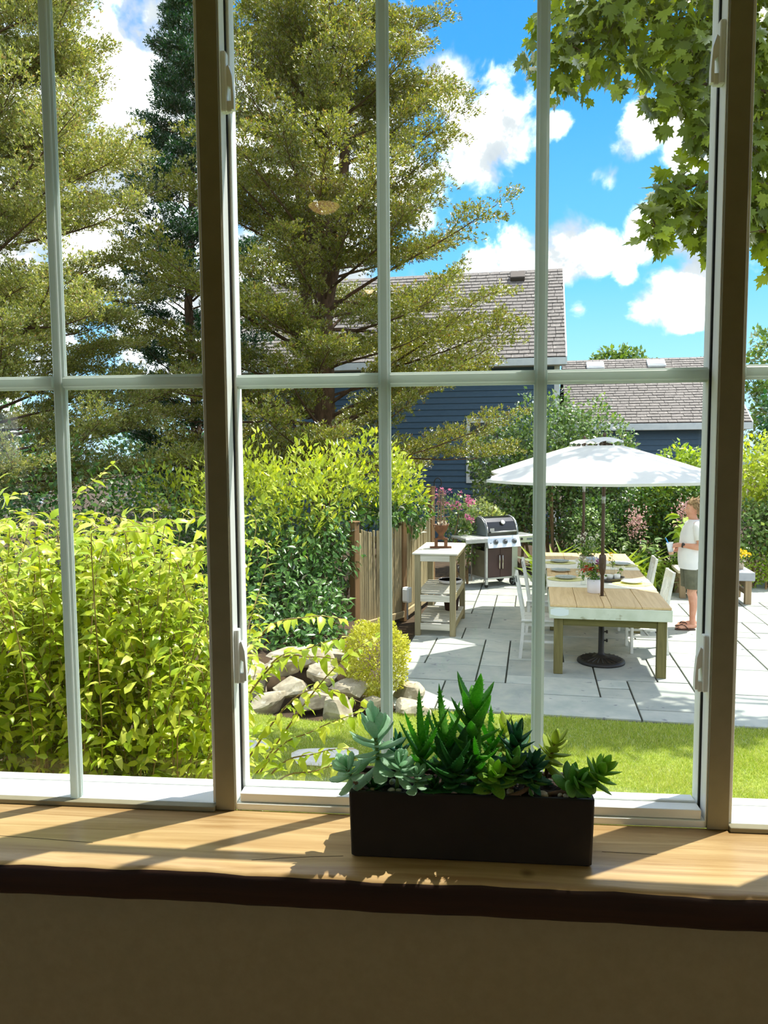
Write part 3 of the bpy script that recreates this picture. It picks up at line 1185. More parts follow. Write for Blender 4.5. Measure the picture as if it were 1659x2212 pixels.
# ------------------------------------------------------------------ parasols
CANVAS = surf('white_canvas', srgb(236, 236, 230), srgb(229, 230, 225), 3, .8, trans=.25)
BRONZE = surf('bronze_metal', srgb(88, 70, 56), srgb(76, 60, 50), 8, .4, metal=.2)
STEEL = surf('brushed_steel', srgb(176, 180, 182), srgb(158, 162, 166), 5, .35, metal=.75)
IRON = surf('black_iron', srgb(38, 38, 38), srgb(26, 28, 28), 14, .5)


def make_parasol():
    t = thing('parasol', '', 'parasol')
    n = 8
    ang = [2 * PI * (k + .5) / n for k in range(n)]
    S, Q = 7, 6
    V, F = [], []

    def P_(k, s, q):
        a, c = ang[k % n], ang[(k + 1) % n]
        r = .19 + (1.37 - .19) * s
        z = 2.445 - (2.445 - 2.085) * s ** 1.06
        x = r * (math.cos(a) * (1 - q) + math.cos(c) * q)
        y = r * (math.sin(a) * (1 - q) + math.sin(c) * q)
        z -= .010 * s * math.sin(PI * q)
        k_in = 1 - .006 * math.sin(PI * q) * s
        return (x * k_in, y * k_in, z)
    for k in range(n):
        o = len(V)
        for i in range(S + 1):
            for q in range(Q + 1):
                V.append(P_(k, i / S, q / Q))
        for i in range(S):
            for q in range(Q):
                w = Q + 1
                F.append((o + i * w + q, o + (i + 1) * w + q, o + (i + 1) * w + q + 1, o + i * w + q + 1))
        o2 = len(V)
        for q in range(Q + 1):
            x, y, z = P_(k, 1, q / Q)
            V.append((x, y, z))
            V.append((x * .998, y * .998, z - .028))
        for q in range(Q):
            F.append((o2 + 2 * q, o2 + 2 * q + 1, o2 + 2 * q + 3, o2 + 2 * q + 2))
    MB().add(V, F).build('canopy', CANVAS, t)
    # vent cap with scalloped openings
    V, F = [], []
    w = 4
    for k in range(n):
        a, c = ang[k], ang[(k + 1) % n]
        o = len(V)
        for i, (r, z) in enumerate(((.015, 2.538), (.09, 2.532), (.16, 2.51), (.205, 2.47))):
            for q in range(w + 1):
                f_ = q / w
                th = a + ((c - a) % (2 * PI)) * f_
                zz = z + (.024 * math.sin(PI * f_) if i == 3 else 0.0)
                V.append((r * math.cos(th), r * math.sin(th), zz))
        for i in range(3):
            for q in range(w):
                F.append((o + i * (w + 1) + q, o + (i + 1) * (w + 1) + q, o + (i + 1) * (w + 1) + q + 1, o + i * (w + 1) + q + 1))
        V += [(.205 * math.cos(a), .205 * math.sin(a), 2.47), (.215 * math.cos(a + .09), .215 * math.sin(a + .09), 2.435), (.215 * math.cos(a - .09), .215 * math.sin(a - .09), 2.435)]
        F.append((len(V) - 3, len(V) - 2, len(V) - 1))
    MB().add(V, F).build('vent_cap', CANVAS, t)
    MB().lathe([(.0, 2.535), (.016, 2.54), (.022, 2.56), (.012, 2.585), (0, 2.59)], 10).build('finial', BRONZE, t, True)
    MB().lathe([(.0195, .3), (.0195, 2.5)], 12).build('pole', BRONZE, t, True)
    MB().lathe([(.0225, 1.80), (.0225, 1.88)], 12).build('pole_sleeve', STEEL, t, True)
    h = MB().lathe([(.024, 1.00), (.036, 1.05), (.04, 1.10), (.04, 1.19), (.036, 1.22), (.022, 1.23)], 12).build('crank_case', BRONZE, t, True)
    MB().tube([(0, -.03, 1.12), (0, -.075, 1.12), (0, -.08, 1.05)], .007, 6).build('crank_handle', BRONZE, h, True)
    for k in range(n):
        a = ang[k]
        d = Vector((math.cos(a), math.sin(a), 0))
        rb = MB().tube([d * .03 + Vector((0, 0, 2.47)), d * 1.355 + Vector((0, 0, 2.072))], .008, 5).build('rib', BRONZE, t)
        MB().tube([d * .03 + Vector((0, 0, 2.02)), d * .66 + Vector((0, 0, 2.275))], .006, 5).build('strut', BRONZE, rb)
    MB().lathe([(.02, 1.99), (.036, 2.0), (.036, 2.04), (.02, 2.05)], 12).build('runner_hub', BRONZE, t, True)
    base = MB().lathe([(.262, 0), (.265, .012), (.26, .03), (.235, .042), (.20, .048), (.10, .062), (.055, .082), (.036, .10), (.033, .115), (.031, .43), (.024, .435)], 36).build('base', IRON, t, True)
    mb = MB()
    for k in range(24):
        a = 2 * PI * k / 24
        d = Vector((math.cos(a), math.sin(a), 0))
        mb.tube([d * .085 + Vector((0, 0, .064)), d * .225 + Vector((0, 0, .043))], [.004, .009], 5)
    mb.build('base_relief', IRON, base)
    for z in (.25, .35):
        MB().tube([(.03, 0, z), (.05, 0, z), (.052, 0, z), (.07, 0, z)], [.008, .008, .02, .018], 8).build('set_knob', IRON, t, True)
    return t


par = make_parasol()
par.location, par.rotation_euler = (1.60, 8.74, 0), (0, 0, TH)
par['label'] = 'front white market parasol whose black round base shows under the near end of the table'
par['group'] = 'parasols over the long table'
copy_thing(par, (1.75, 11.05, 0), TH + .12, 'rear white market parasol, mostly hidden behind the front one')

# ------------------------------------------------------------------ dining table
TOP = woodmat('table_plank', srgb(202, 170, 122), srgb(230, 202, 156), 'Y', .55, .5, objvar=.07, spec=.25)
OLDW = woodmat('weathered_green_wood', srgb(88, 82, 46), srgb(124, 116, 70), 'Z', .6, .8, objvar=.08)
OLDX = woodmat('weathered_green_rail', srgb(84, 80, 42), srgb(118, 112, 64), 'X', .6, .8, objvar=.08)
APRON = surf('chipped_white_paint', srgb(216, 222, 204), srgb(196, 204, 182), 5, .7, bump=.1, speck=(srgb(150, 148, 116), 9, .67))
PATCH = surf('fresh_white_paint', srgb(226, 236, 236), None, 5, .6)
TW, TL = 1.236, 4.17
T0 = Vector((0.965, 8.227, 0))
table = thing('dining_table', 'long wooden farmhouse dining table with plank top and white front board on the patio', 'table', tuple(T0), TH)
fr = [0, .225, .45, .51, .76, 1.0]
holes = [(.583, .572), (.511, 2.885)]  # where the parasol poles pass
for (va, vb) in ((-.012, 2.0), (2.004, TL)):
    for i in range(5):
        ua, ub = fr[i] * TW + .002, fr[i + 1] * TW - .002
        segs = [(va, vb)]
        for hu, hv in holes:
            if ua < hu < ub and va < hv < vb:
                segs = [(va, hv - .026), (hv + .026, vb)]
        for (sa, sb) in segs:
            MB().box((ua, sa, .735), (ub, sb, .760), bev=.003).build('plank', TOP, table)
MB().box((-.006, -.028, .612), (TW + .006, -.0, .733), bev=.004).build('front_board', APRON, table)
MB().box((-.006, -.0, .612), (.024, TL - .03, .733), bev=.004).build('side_board', APRON, table)
MB().box((TW - .024, 0, .612), (TW + .006, TL - .03, .733), bev=.004).build('side_board', APRON, table)
MB().box((.024, TL - .06, .612), (TW - .024, TL - .03, .733), bev=.004).build('end_board', APRON, table)
pp = MB()
th_ = [2 * PI * k / 24 for k in range(24)]
pp.prism([(.10 + .095 * math.copysign(abs(math.cos(a)) ** .5, math.cos(a)), .684 + .040 * math.copysign(abs(math.sin(a)) ** .5, math.sin(a)) + .004 * math.sin(5 * a)) for a in th_], -.0295, -.0279)
pp.build('paint_patch', PATCH, table)
for v in (.012, 2.02, TL - .14):
    for u in (.045, TW - .135):
        MB().box((u, v, 0), (u + .095, v + .095, .735), bev=.004).build('leg', OLDW, table)
    MB().box((.14, v + .012, .53), (TW - .135, v + .07, .608), bev=.003).build('cross_rail', OLDX, table)

CLOTH = surf('white_linen', srgb(240, 238, 226), srgb(232, 230, 216), 30, .85, bump=.05)


def TPt(u, v, z=.7605):
    return T0 + GU * u + GV * v + Vector((0, 0, z))


def at_table(x, y):
    d_ = Vector((x, y, 0)) - T0
    return d_.dot(GU), d_.dot(GV)


for i, (va, vb) in enumerate(((1.04, 1.80), (2.50, 3.36))):
    o = thing('table_runner', ['white linen runner laid across the table nearest the white flower pot', 'white linen runner laid across the far half of the table'][i], 'tablecloth', tuple(TPt(0, va, .7602)), TH, 'runners across the table')
    n = 26
    V, F = [], []
    prof = [(-.012, -.11), (-.011, -.02), (-.004, .001)] + [(TW * k / 16, .0015) for k in range(1, 16)] + [(TW + .004, .001), (TW + .011, -.02), (TW + .012, -.13)]
    m = len(prof)
    for j in range(13):
        v = (vb - va) * j / 12
        for q, (u, z) in enumerate(prof):
            V.append((u + .004 * math.sin(j * 1.3) * (1 if z < -.01 else 0), v + .012 * math.sin(u * 3 + i), z + .0012 * math.sin(j * 2.1 + q)))
    for j in range(12):
        for q in range(m - 1):
            F.append((j * m + q, j * m + q + 1, (j + 1) * m + q + 1, (j + 1) * m + q))
    MB().add(V, F).build('linen', CLOTH, o)
    MB().box((0.02, .01, .0005), (TW - .02, .022, .003)).build('hem', CLOTH, o)

PLATE = surf('white_china', srgb(236, 236, 230), None, 4, .2, spec=.6)
RIM = surf('blue_china_rim', srgb(150, 160, 158), srgb(190, 196, 190), 40, .3)


def make_plate(label, p, r=.135):
    t = thing('plate', label, 'plate', tuple(p), .2, 'plates on the long table')
    MB().lathe([(r * .5, 0), (r * .55, .004), (r * .68, .012), (r, .022), (r, .025), (r * .7, .0155), (r * .6, .010), (0, .008)], 8 if r > .13 else 20).build('dish', PLATE, t)
    MB().lathe([(r * .72, .0172), (r * .985, .0262), (r * .98, .0268), (r * .72, .0178)], 8 if r > .13 else 20).build('painted_rim', RIM, t)
    return t


def mat_(label, p, r, col, rz=0):
    t = thing('place_mat', label, 'place mat', tuple(p), rz, 'place mats on the long table')
    MB().lathe([(r * .9, 0), (r, .002), (r, .005), (r * .92, .0065), (0, .006)], 28, sx=1.25, sy=.9).build('mat', col, t)
    mb = MB()
    for k in range(3):
        q = r * (.35 + .25 * k)
        mb.lathe([(q, .006), (q + .006, .0085), (q + .012, .006)], 28, sx=1.25, sy=.9)
    mb.build('woven_ring', col, t)
    return t


MATG = surf('woven_green_mat', srgb(190, 190, 120), srgb(220, 216, 164), 60, .9, bump=.3)
MATY = surf('woven_yellow_mat', srgb(232, 226, 120), srgb(240, 236, 160), 60, .9, bump=.3)
ZT, ZR = .761, .7635
mat_('green woven oval place mat under the plate nearest the window bar', (1.345, 9.80, ZR), .185, MATG, TH)
make_plate('white plate on the green mat nearest the window bar', (1.345, 9.83, ZR + .007), .140)
make_plate('white plate on the bare wood between the two runners', (1.363, 10.46, ZT), .140)
mat_('green woven place mat on the far runner, left side of the table', (1.45, 11.22, ZR), .185, MATG, TH)
make_plate('white plate on the far runner, left side of the table', (1.45, 11.25, ZR + .007), .140)
mat_('bright yellow-green place mat by the near right chair', (2.10, 9.50, ZR), .19, MATY, TH)
make_plate('white plate on the yellow-green mat by the near right chair', (2.10, 9.53, ZR + .007), .13)
mat_('green place mat on the far runner, right side of the table', (2.27, 11.0, ZR), .185, MATG, TH)
make_plate('white plate on the far runner, right side of the table', (2.27, 11.02, ZR + .007), .13)

# dark serving tray with white things in it
t = thing('serving_tray', 'dark oval serving tray with white crockery beside the parasol pole', 'tray', (1.86, 9.72, ZR), TH + .5)
MB().lathe([(.10, 0), (.13, .006), (.15, .04), (.155, .045), (.148, .045), (.125, .010), (0, .008)], 24, sx=1.35).build('tray_shell', surf('dark_tin', srgb(70, 64, 60), None, 5, .4), t)
for (x, y, r, h) in ((-.08, .0, .045, .075), (.03, .03, .05, .06), (.10, -.03, .04, .07)):
    o = MB().lathe([(r * .6, .0), (r * .9, .02), (r, h), (r * .93, h), (r * .8, .02), (0, .012)], 14, c=(0, 0, 0)).build('cup', PLATE, None, True)
    o.location = Vector((1.86, 9.72, ZR + .011)) + Matrix.Rotation(TH + .5, 3, 'Z') @ Vector((x, y, 0))
    tag(o, {-.08: 'white cup at the left end of the dark tray', .03: 'white cup in the middle of the dark tray', .10: 'white cup at the right end of the dark tray'}[x], 'cup', 'cups on the dark tray')

LEAFG = leafmat('pot_leaf', [(0, srgb(70, 110, 36)), (.6, srgb(104, 146, 52)), (1, srgb(150, 180, 80))], .4)
PETW = leafmat('white_petal', [(0, srgb(240, 240, 228)), (1, srgb(252, 250, 240))], .4, (1, 1, 1), .02)
PETR = leafmat('red_petal', [(0, srgb(196, 40, 30)), (1, srgb(226, 76, 44))], .4, (1, .8, .6), .02)
PETV = leafmat('violet_petal', [(0, srgb(150, 40, 130)), (1, srgb(190, 90, 170))], .4, (1, .8, 1), .02)
PETB = leafmat('pale_blue_petal', [(0, srgb(200, 216, 240)), (1, srgb(236, 240, 250))], .4, (1, 1, 1), .02)
PETY = leafmat('yellow_petal', [(0, srgb(250, 208, 30)), (1, srgb(255, 226, 70))], .4, (1, .95, .5), .02)
PETP = leafmat('pink_petal', [(0, srgb(236, 116, 168)), (1, srgb(252, 190, 214))], .4, (1, .8, .9), .02)
PETM = leafmat('mauve_plume', [(0, srgb(200, 150, 150)), (1, srgb(236, 204, 196))], .4, (1, .9, .9), .02)
STEM = surf('green_stem', srgb(104, 130, 56), srgb(84, 106, 44), 8, .7)
TWIG = surf('brown_twig', srgb(168, 138, 98), srgb(130, 102, 70), 10, .8)
BARK = surf('cedar_bark', srgb(112, 88, 66), srgb(70, 54, 40), 7, .95, bump=.5, stretch=(4, 4, 1))


def flower_head(root, p, r, mat, seed, n=26, name='flower'):
    """many small petals round a heart"""
    q = np.random.default_rng(seed)
    u = nrmz(q.normal(size=(n, 3)) + np.array([0, 0, .5]))
    P = np.repeat((np.array(p) - np.array(root.location))[None], n, 0) + u * r * .35
    V, F = scatter(LEAF2, LEAF2_F, P, u, nrmz(q.normal(size=(n, 3)) + np.array([0, 0, 1])), r * q.uniform(.6, .8, n))
    return obj(name, np_mesh(name, V, F), mat, root)


def bouquet(name, label, cat, loc, pot, heads, leaves, hgt, spread, seed, group=None):
    """potted or cut flowers; loc is the foot of the pot"""
    t = thing(name, label, cat, loc, 0, group)
    prof, matp = pot
    MB().lathe(prof, 20).build('pot', matp, t, True)
    zt = max(z for _, z in prof)
    q = np.random.default_rng(seed)
    mb = MB()
    base = Vector((0, 0, zt * .6))
    for (x, y, z, r, mm) in heads:
        mb.tube([base, Vector((x * .5, y * .5, (zt + z) * .5)), Vector((x, y, z))], [.004, .003, .002], 4)
    mb.build('stem', STEM, t)
    if leaves:
        P, O = ellipsoid_points(q, [((loc[0], loc[1], loc[2] + zt + hgt * .42), (spread, spread, hgt * .5))], leaves, .5)
        d_, n_ = leaf_dirs(q, O)
        foliage(t, LEAFG, P, d_, n_, q.uniform(.03, .05, len(P)), LEAF2, LEAF2_F)
    for i, (x, y, z, r, mm) in enumerate(heads):
        flower_head(t, (loc[0] + x, loc[1] + y, loc[2] + z), r, mm, seed * 31 + i)
    return t


WPOT = surf('white_ceramic', srgb(236, 232, 234), srgb(228, 224, 226), 5, .4)
GPOT = surf('grey_ceramic', srgb(176, 164, 140), srgb(150, 140, 120), 6, .6)
VGLASS = glassmat()
bouquet('flower_pot', 'white cylinder pot of red, violet and pale blue flowers beside the front parasol pole', 'flower pot', (1.545, 8.93, ZT),
        ([(.074, 0), (.078, .004), (.082, .158), (.077, .158), (.072, .14), (0, .138)], WPOT),
        [(-.11, -.02, .26, .035, PETR), (-.08, .03, .28, .035, PETR), (-.05, -.05, .265, .034, PETR), (-.02, .0, .27, .034, PETR), (.03, -.05, .26, .03, PETR), (-.13, .04, .245, .03, PETR),
         (-.02, .05, .36, .05, PETB), (-.06, .02, .37, .045, PETB), (.02, .03, .37, .045, PETB), (.055, .0, .355, .04, PETV), (.02, -.03, .35, .03, PETV), (.01, -.06, .31, .02, PETY), (.09, .02, .31, .03, PETW)], 220, .20, .11, 3)
bouquet('flower_planter', 'grey planter of white flowers and herbs in the middle of the table', 'flower pot', (1.73, 10.60, ZT),
        ([(.07, 0), (.075, .005), (.10, .20), (.094, .20), (.088, .18), (0, .178)], GPOT),
        [(q_ * .05 - .16, (q_ * 37 % 7 - 3) * .03, .40 + (q_ * 13 % 5) * .02, .035, PETW) for q_ in range(8)], 300, .24, .17, 4)
bouquet('bud_vase', 'small glass of white daisies left of the grey planter', 'vase', (1.60, 10.15, ZR), ([(.03, 0), (.034, .004), (.03, .10), (.027, .10), (.028, .01), (0, .008)], VGLASS),
        [(-.07, 0, .20, .03, PETW), (-.02, .03, .22, .03, PETW), (.03, -.02, .19, .03, PETW), (.06, .02, .21, .028, PETW)], 46, .12, .07, 5, 'small vases on the table')
bouquet('bud_vase', 'small glass of white blossom just behind the white flower pot', 'vase', (1.50, 9.42, ZR), ([(.03, 0), (.034, .004), (.03, .09), (.027, .09), (.028, .01), (0, .008)], VGLASS),
        [(-.07, 0, .15, .028, PETW), (-.02, .03, .17, .028, PETW), (.03, -.02, .14, .026, PETW), (-.04, -.04, .12, .026, PETW)], 36, .08, .06, 6, 'small vases on the table')
bouquet('bud_vase', 'small glass with one yellow flower and green stalks to the right of the parasol pole', 'vase', (2.02, 10.3, ZR), ([(.028, 0), (.032, .004), (.034, .12), (.03, .12), (.027, .01), (0, .008)], VGLASS),
        [(-.03, -.05, .26, .034, PETY), (-.05, .0, .18, .02, PETY)], 14, .12, .05, 7, 'small vases on the table')
bouquet('bud_vase', 'small glass with a pale cream bloom by the dark tray', 'vase', (2.03, 9.86, ZR), ([(.028, 0), (.032, .004), (.034, .08), (.03, .08), (.027, .01), (0, .008)], VGLASS),
        [(-.02, 0, .125, .04, PETW), (.03, .02, .14, .036, PETW)], 10, .06, .05, 8, 'small vases on the table')

# ------------------------------------------------------------------ chairs
CHW = surf('worn_white_chair_paint', srgb(226, 226, 220), srgb(204, 206, 200), 9, .6, bump=.1, speck=(srgb(150, 146, 138), 22, .66))


def make_chair():
    t = thing('dining_chair', '', 'chair', group='white slat-back chairs at the long table')
    V = [(-.21, -.21), (.21, -.215), (.21, .215), (-.21, .21)]
    MB().box((-.205, -.215, .435), (.225, .215, .462), bev=.008).build('seat', CHW, t)
    for y in (-.195, .165):
        MB().box((.175, y, 0), (.208, y + .033, .436), bev=.004).build('front_leg', CHW, t)
        mb = MB()
        pts = [(-.235, 0), (-.2, 0), (-.175, .25), (-.165, .45), (-.185, .6), (-.255, .97), (-.285, .97), (-.222, .6), (-.202, .45), (-.21, .25)]
        mb.prism(pts, y, y + .033)
        mb.build('rear_leg', CHW, t)
    for y in (-.185, .165):
        MB().box((-.19, y, .19), (.18, y + .02, .215)).build('side_stretcher', CHW, t)
    MB().box((-.02, -.17, .192), (.0, .17, .213)).build('cross_stretcher', CHW, t)
    MB().box((-.19, -.18, .385), (.18, .18, .436)).build('seat_frame', CHW, t)
    Mb = Matrix.Translation((-.2, 0, .53)) @ Matrix.Rotation(-.16, 4, 'Y')
    MB().box((-.016, -.195, .36), (.012, .195, .445), M=Mb, bev=.006).build('top_rail', CHW, t)
    MB().box((-.012, -.165, .03), (.008, .165, .075), M=Mb, bev=.004).build('lower_rail', CHW, t)
    for k in range(5):
        y = -.13 + .065 * k
        MB().box((-.008, y - .014, .06), (.004, y + .014, .37), M=Mb, bev=.002).build('slat', CHW, t)
    return t


ch = make_chair()
ch.location, ch.rotation_euler = (.935, 8.99, 0), (0, 0, TH)
ch['label'] = 'white slat-back chair on the left of the table nearest the window'
copy_thing(ch, (1.10, 10.12, 0), TH, 'white slat-back chair on the left of the table, second from the window')
copy_thing(ch, (2.22, 9.30, 0), TH + PI + .05, 'white slat-back chair on the right of the table nearest the window')
copy_thing(ch, (2.31, 10.42, 0), TH + PI, 'white slat-back chair on the right of the table, second from the window')

# ------------------------------------------------------------------ potting bench with its things
PALEW = woodmat('silver_grey_wood', srgb(178, 174, 156), srgb(218, 214, 198), 'X', .7, .8, objvar=.1)
PALEZ = woodmat('silver_grey_post', srgb(124, 114, 84), srgb(158, 148, 114), 'Z', .7, .8, objvar=.1)
PALEY = woodmat('silver_grey_side', srgb(138, 124, 84), srgb(176, 160, 116), 'Y', .7, .8, objvar=.1)
B0 = Vector((-.575, 9.83, 0))
BA = math.radians(-6.5)
bench = thing('potting_bench', 'weathered wooden three-tier potting bench beside the reed fence', 'table', tuple(B0), BA)
BW, BL = .53, 1.18
for (x, y) in ((0, 0), (BW - .075, 0), (0, BL - .075), (BW - .075, BL - .075)):
    MB().box((x, y, 0), (x + .075, y + .075, 1.06), bev=.004).build('leg', PALEZ, bench)
for z, rail in ((1.06, .0), (.535, .0), (.165, .0)):
    top = z > 1
    for y in (.005, BL - .045):
        MB().box((.07, y, z - .085), (BW - .07, y + .04, z), bev=.003).build('end_rail', PALEW, bench)
    for x in (.01, BW - .05):
        MB().box((x, .07, z - .085), (x + .04, BL - .07, z), bev=.003).build('side_rail', PALEY, bench)
    n = 9 if top else 14
    w = (BL + (.03 if top else -.15)) / n
    y0 = -.015 if top else .075
    for k in range(n):
        x0, x1 = (-.03, BW + .03) if top else (.012, BW - .012)
        MB().box((x0, y0 + k * w + .004, z), (x1, y0 + (k + 1) * w - (.013 if top else .034), z + .022), bev=.003).build('slat', PALEW, bench)

RUST = surf('rusty_iron', srgb(124, 84, 56), srgb(86, 58, 42), 18, .9, bump=.3)
GREYT = surf('grey_dry_twig', srgb(168, 140, 110), srgb(120, 96, 76), 20, .9)
BMx = Matrix.Translation(B0) @ Matrix.Rotation(BA, 4, 'Z')
up_ = BMx @ Vector((.27, .55, 1.083))
urn = thing('garden_urn', 'rusty iron urn with a tower of dry twigs, on top of the potting bench', 'urn', tuple(up_), BA + .2)
MB().lathe([(.05, .13), (.058, .14), (.035, .17), (.04, .19), (.08, .24), (.098, .29), (.11, .32), (.104, .32), (.085, .28), (0, .25)], 18).build('bowl', RUST, urn, True)
for x in (-.075, .055):
    f_ = MB()
    f_.box((x - .075, -.035, 0), (x + .085, .035, .022), bev=.003)
    f_.box((x - .012, -.03, .022), (x + .03, .03, .125), bev=.003)
    f_.build('foot', RUST, urn)
MB().box((-.09, -.035, .118), (.09, .035, .135)).build('saddle', RUST, urn)
q = random.Random(4)
for k in range(6):
    a = 2 * PI * k / 6
    MB().tube([(.05 * math.cos(a), .05 * math.sin(a), .27), (.045 * math.cos(a + .6), .045 * math.sin(a + .6), .52), (.03 * math.cos(a + 1), .03 * math.sin(a + 1), .80)], [.006, .005, .004], 5).build('upright', GREYT, urn)
for k in range(13):
    z = .34 + .035 * k
    a = q.uniform(-.5, .5) + (PI / 2 if k % 3 == 0 else 0)
    L = q.uniform(.09, .15) * (1 - .03 * k)
    MB().tube([(-L * math.cos(a), -L * math.sin(a), z), (L * math.cos(a), L * math.sin(a), z + q.uniform(-.01, .02))], .0045, 5).build('cross_twig', GREYT, urn)
qq = np.random.default_rng(3)
P, O = ellipsoid_points(qq, [((up_.x, up_.y, up_.z + .31), (.10, .10, .04))], 60, .6)
d_, n_ = leaf_dirs(qq, O)
foliage(urn, leafmat('dry_leaf', [(0, srgb(190, 176, 150)), (1, srgb(226, 214, 192))], .3, (1, 1, .9)), P, d_, n_, .06, LEAF2, LEAF2_F, name='dry_leaves')
p_ = BMx @ Vector((.36, .83, .558))
t = thing('stacked_saucer', 'round pale saucer on the middle shelf of the potting bench', 'saucer', tuple(p_))
MB().lathe([(.10, 0), (.15, .012), (.168, .05), (.16, .05), (.14, .02), (0, .015)], 22).build('saucer', WPOT, t, True)
MB().lathe([(.161, .05), (.165, .056), (.169, .05)], 22).build('lip', WPOT, t, True)
p_ = BMx @ Vector((.38, .80, .188))
t = thing('plant_pot', 'dark brown empty plant pot on the lowest shelf of the potting bench', 'pot', tuple(p_))
MB().lathe([(.085, 0), (.09, .005), (.12, .24), (.128, .24), (.128, .275), (.118, .275), (.11, .24), (.08, .02), (0, .018)], 22).build('pot_body', surf('dark_terracotta', srgb(70, 42, 34), srgb(56, 34, 28), 8, .6), t, True)
MB().lathe([(0, .215), (.108, .22)], 18).build('soil', SOIL, t)

# ------------------------------------------------------------------ reed fence
FB = woodmat('fence_reed', srgb(136, 122, 90), srgb(186, 172, 134), 'Z', .8, .85, objvar=.16)
FP = woodmat('fence_post_wood', srgb(106, 80, 52), srgb(150, 118, 80), 'Z', .7, .8, objvar=.08)
FR = woodmat('fence_rail_wood', srgb(150, 128, 92), srgb(196, 178, 136), 'X', .7, .8, objvar=.08)
fposts = [Vector((-1.376, 9.99, 0)), Vector((-.80, 10.88, 0)), Vector((-.455, 12.44, 0))]
fence = thing('reed_fence', 'wooden fence of thin upright reeds between brown posts, left of the potting bench', 'fence', tuple(fposts[0]))
fl = Vector(fence.location)
for p, h, w in ((fposts[0], 1.46, .10), (fposts[1], 1.40, .085), (fposts[2], 1.80, .095)):
    po = MB().box((-w / 2, -w / 2, -.05), (w / 2, w / 2, h), bev=.006).build('post', FP, fence, loc=tuple(p - fl), rotz=-.6)
    MB().box((-w / 2 - .008, -w / 2 - .008, h), (w / 2 + .008, w / 2 + .008, h + .018), bev=.004).build('post_cap', FP, po)
reed = None
q = random.Random(8)
for pa, pb in zip(fposts[:-1], fposts[1:]):
    L = (pb - pa).length
    ang_ = math.atan2(pb.y - pa.y, pb.x - pa.x)
    n = int(L / .036)
    for k in range(n):
        f_ = (k + .5) / n
        if f_ * L < .05 or (1 - f_) * L < .05:
            continue
        if reed is None:
            reed = MB().lathe([(.015, .10), (.0165, .5), (.0155, .9), (.0165, 1.33), (0, 1.335)], 6).mesh('reed')
        o = obj('reed', reed, FB, fence)
        o.matrix_local = Matrix.Translation(pa.lerp(pb, f_) - fl + Vector((0, 0, q.uniform(-.03, .02)))) @ Matrix.Rotation(q.uniform(-.012, .012), 4, 'Y')
    for z, hh, ya, yb in ((.02, .09, -.058, -.020), (1.16, .07, .020, .058)):
        M = Matrix.Translation(pa - fl) @ Matrix.Rotation(ang_, 4, 'Z')
        MB().box((.04, ya, z), (L - .04, yb, z + hh), bev=.004).build('rail', FR, fence, M=M)
t = thing('outlet_box', 'small white weatherproof outlet box on a fence post left of the potting bench', 'outlet', (-.735, 10.80, .24), -.55)
MB().box((-.055, -.05, 0), (.055, .04, .22), bev=.01).build('box_body', WHITE, t)
MB().box((-.045, -.066, .02), (.045, -.048, .20), bev=.008).build('cover', WHITE, t)
MB().tube([(0, 0, 0), (0, 0, -.24)], .013, 8).build('conduit', surf('grey_conduit', srgb(160, 160, 156), None, 5, .5), t)
t = thing('shepherd_hook', 'black curled shepherd hook rising behind the tall fence post', 'hook', (-.41, 12.62, 0))
pts = [(0, 0, 0), (0, 0, 1.82)] + [(.06 - .06 * math.cos(a), 0, 1.86 + .085 * math.sin(a)) for a in [PI * k / 9 for k in range(10)]] + [(.112, 0, 1.82), (.09, 0, 1.80), (.085, 0, 1.83)]
MB().tube(pts, .009, 6).build('rod', IRON, t, True)
MB().lathe([(.0, 1.77), (.014, 1.78), (.014, 1.80), (0, 1.81)], 8).build('collar', IRON, t)

# ------------------------------------------------------------------ grill
STL = surf('stainless', srgb(196, 198, 194), srgb(176, 180, 178), 4, .35, metal=.55)
BLKE = surf('black_enamel', srgb(30, 32, 34), srgb(22, 24, 26), 5, .15, spec=.7)
BRN = surf('brown_enamel', srgb(78, 56, 54), srgb(66, 48, 46), 4, .4)
CASTG = surf('grey_cast', srgb(128, 138, 142), srgb(112, 122, 128), 5, .45, metal=.3)
g0 = Vector((.46, 13.34, 0))
GA = math.radians(30)
grill = thing('gas_grill', 'stainless and black gas grill with side shelves and brown doors behind the potting bench', 'grill', tuple(g0), GA)
GWd, GD = .66, .50
mb = MB()
mb.box((0, .0, .14), (.045, .045, .72), bev=.004)
mb.box((GWd - .12, 0, .14), (GWd, .03, .72), bev=.004)
mb.box((0, GD - .04, .05), (.045, GD, .72))
mb.box((GWd - .045, GD - .04, .10), (GWd, GD, .72))
mb.box((0, .0, .14), (GWd, GD, .17))
mb.box((.02, GD - .02, .17), (GWd - .02, GD, .72))
mb.build('frame', STL, grill)
MB().box((.003, .045, .17), (.012, GD - .04, .64)).build('side_panel', surf('dull_steel_panel', srgb(136, 128, 104), srgb(120, 112, 90), 4, .5, metal=.3), grill)
MB().box((GWd - .012, .03, .17), (GWd - .003, GD - .04, .70)).build('side_panel', STL, grill)
for k, (xa, xb, hx) in enumerate(((.048, .292, .262), (.297, .538, .327))):
    dr = MB().box((xa, -.004, .175), (xb, .016, .69), bev=.004).build('door', BRN, grill)
    MB().tube([(hx, -.004, .56), (hx, -.035, .555), (hx, -.038, .44), (hx, -.035, .325), (hx, -.004, .32)], .0085, 7).build('handle', surf('chrome', srgb(226, 220, 206), None, 4, .15, metal=1.0), dr, True)
mb = MB().box((.0, -.006, .05), (.045, .035, .14)).build('foot', STL, grill)
MB().lathe([(.01, .0), (.03, .01), (.03, .045), (.01, .05)], 10, c=(.022, .015, 0)).build('caster', IRON, grill)
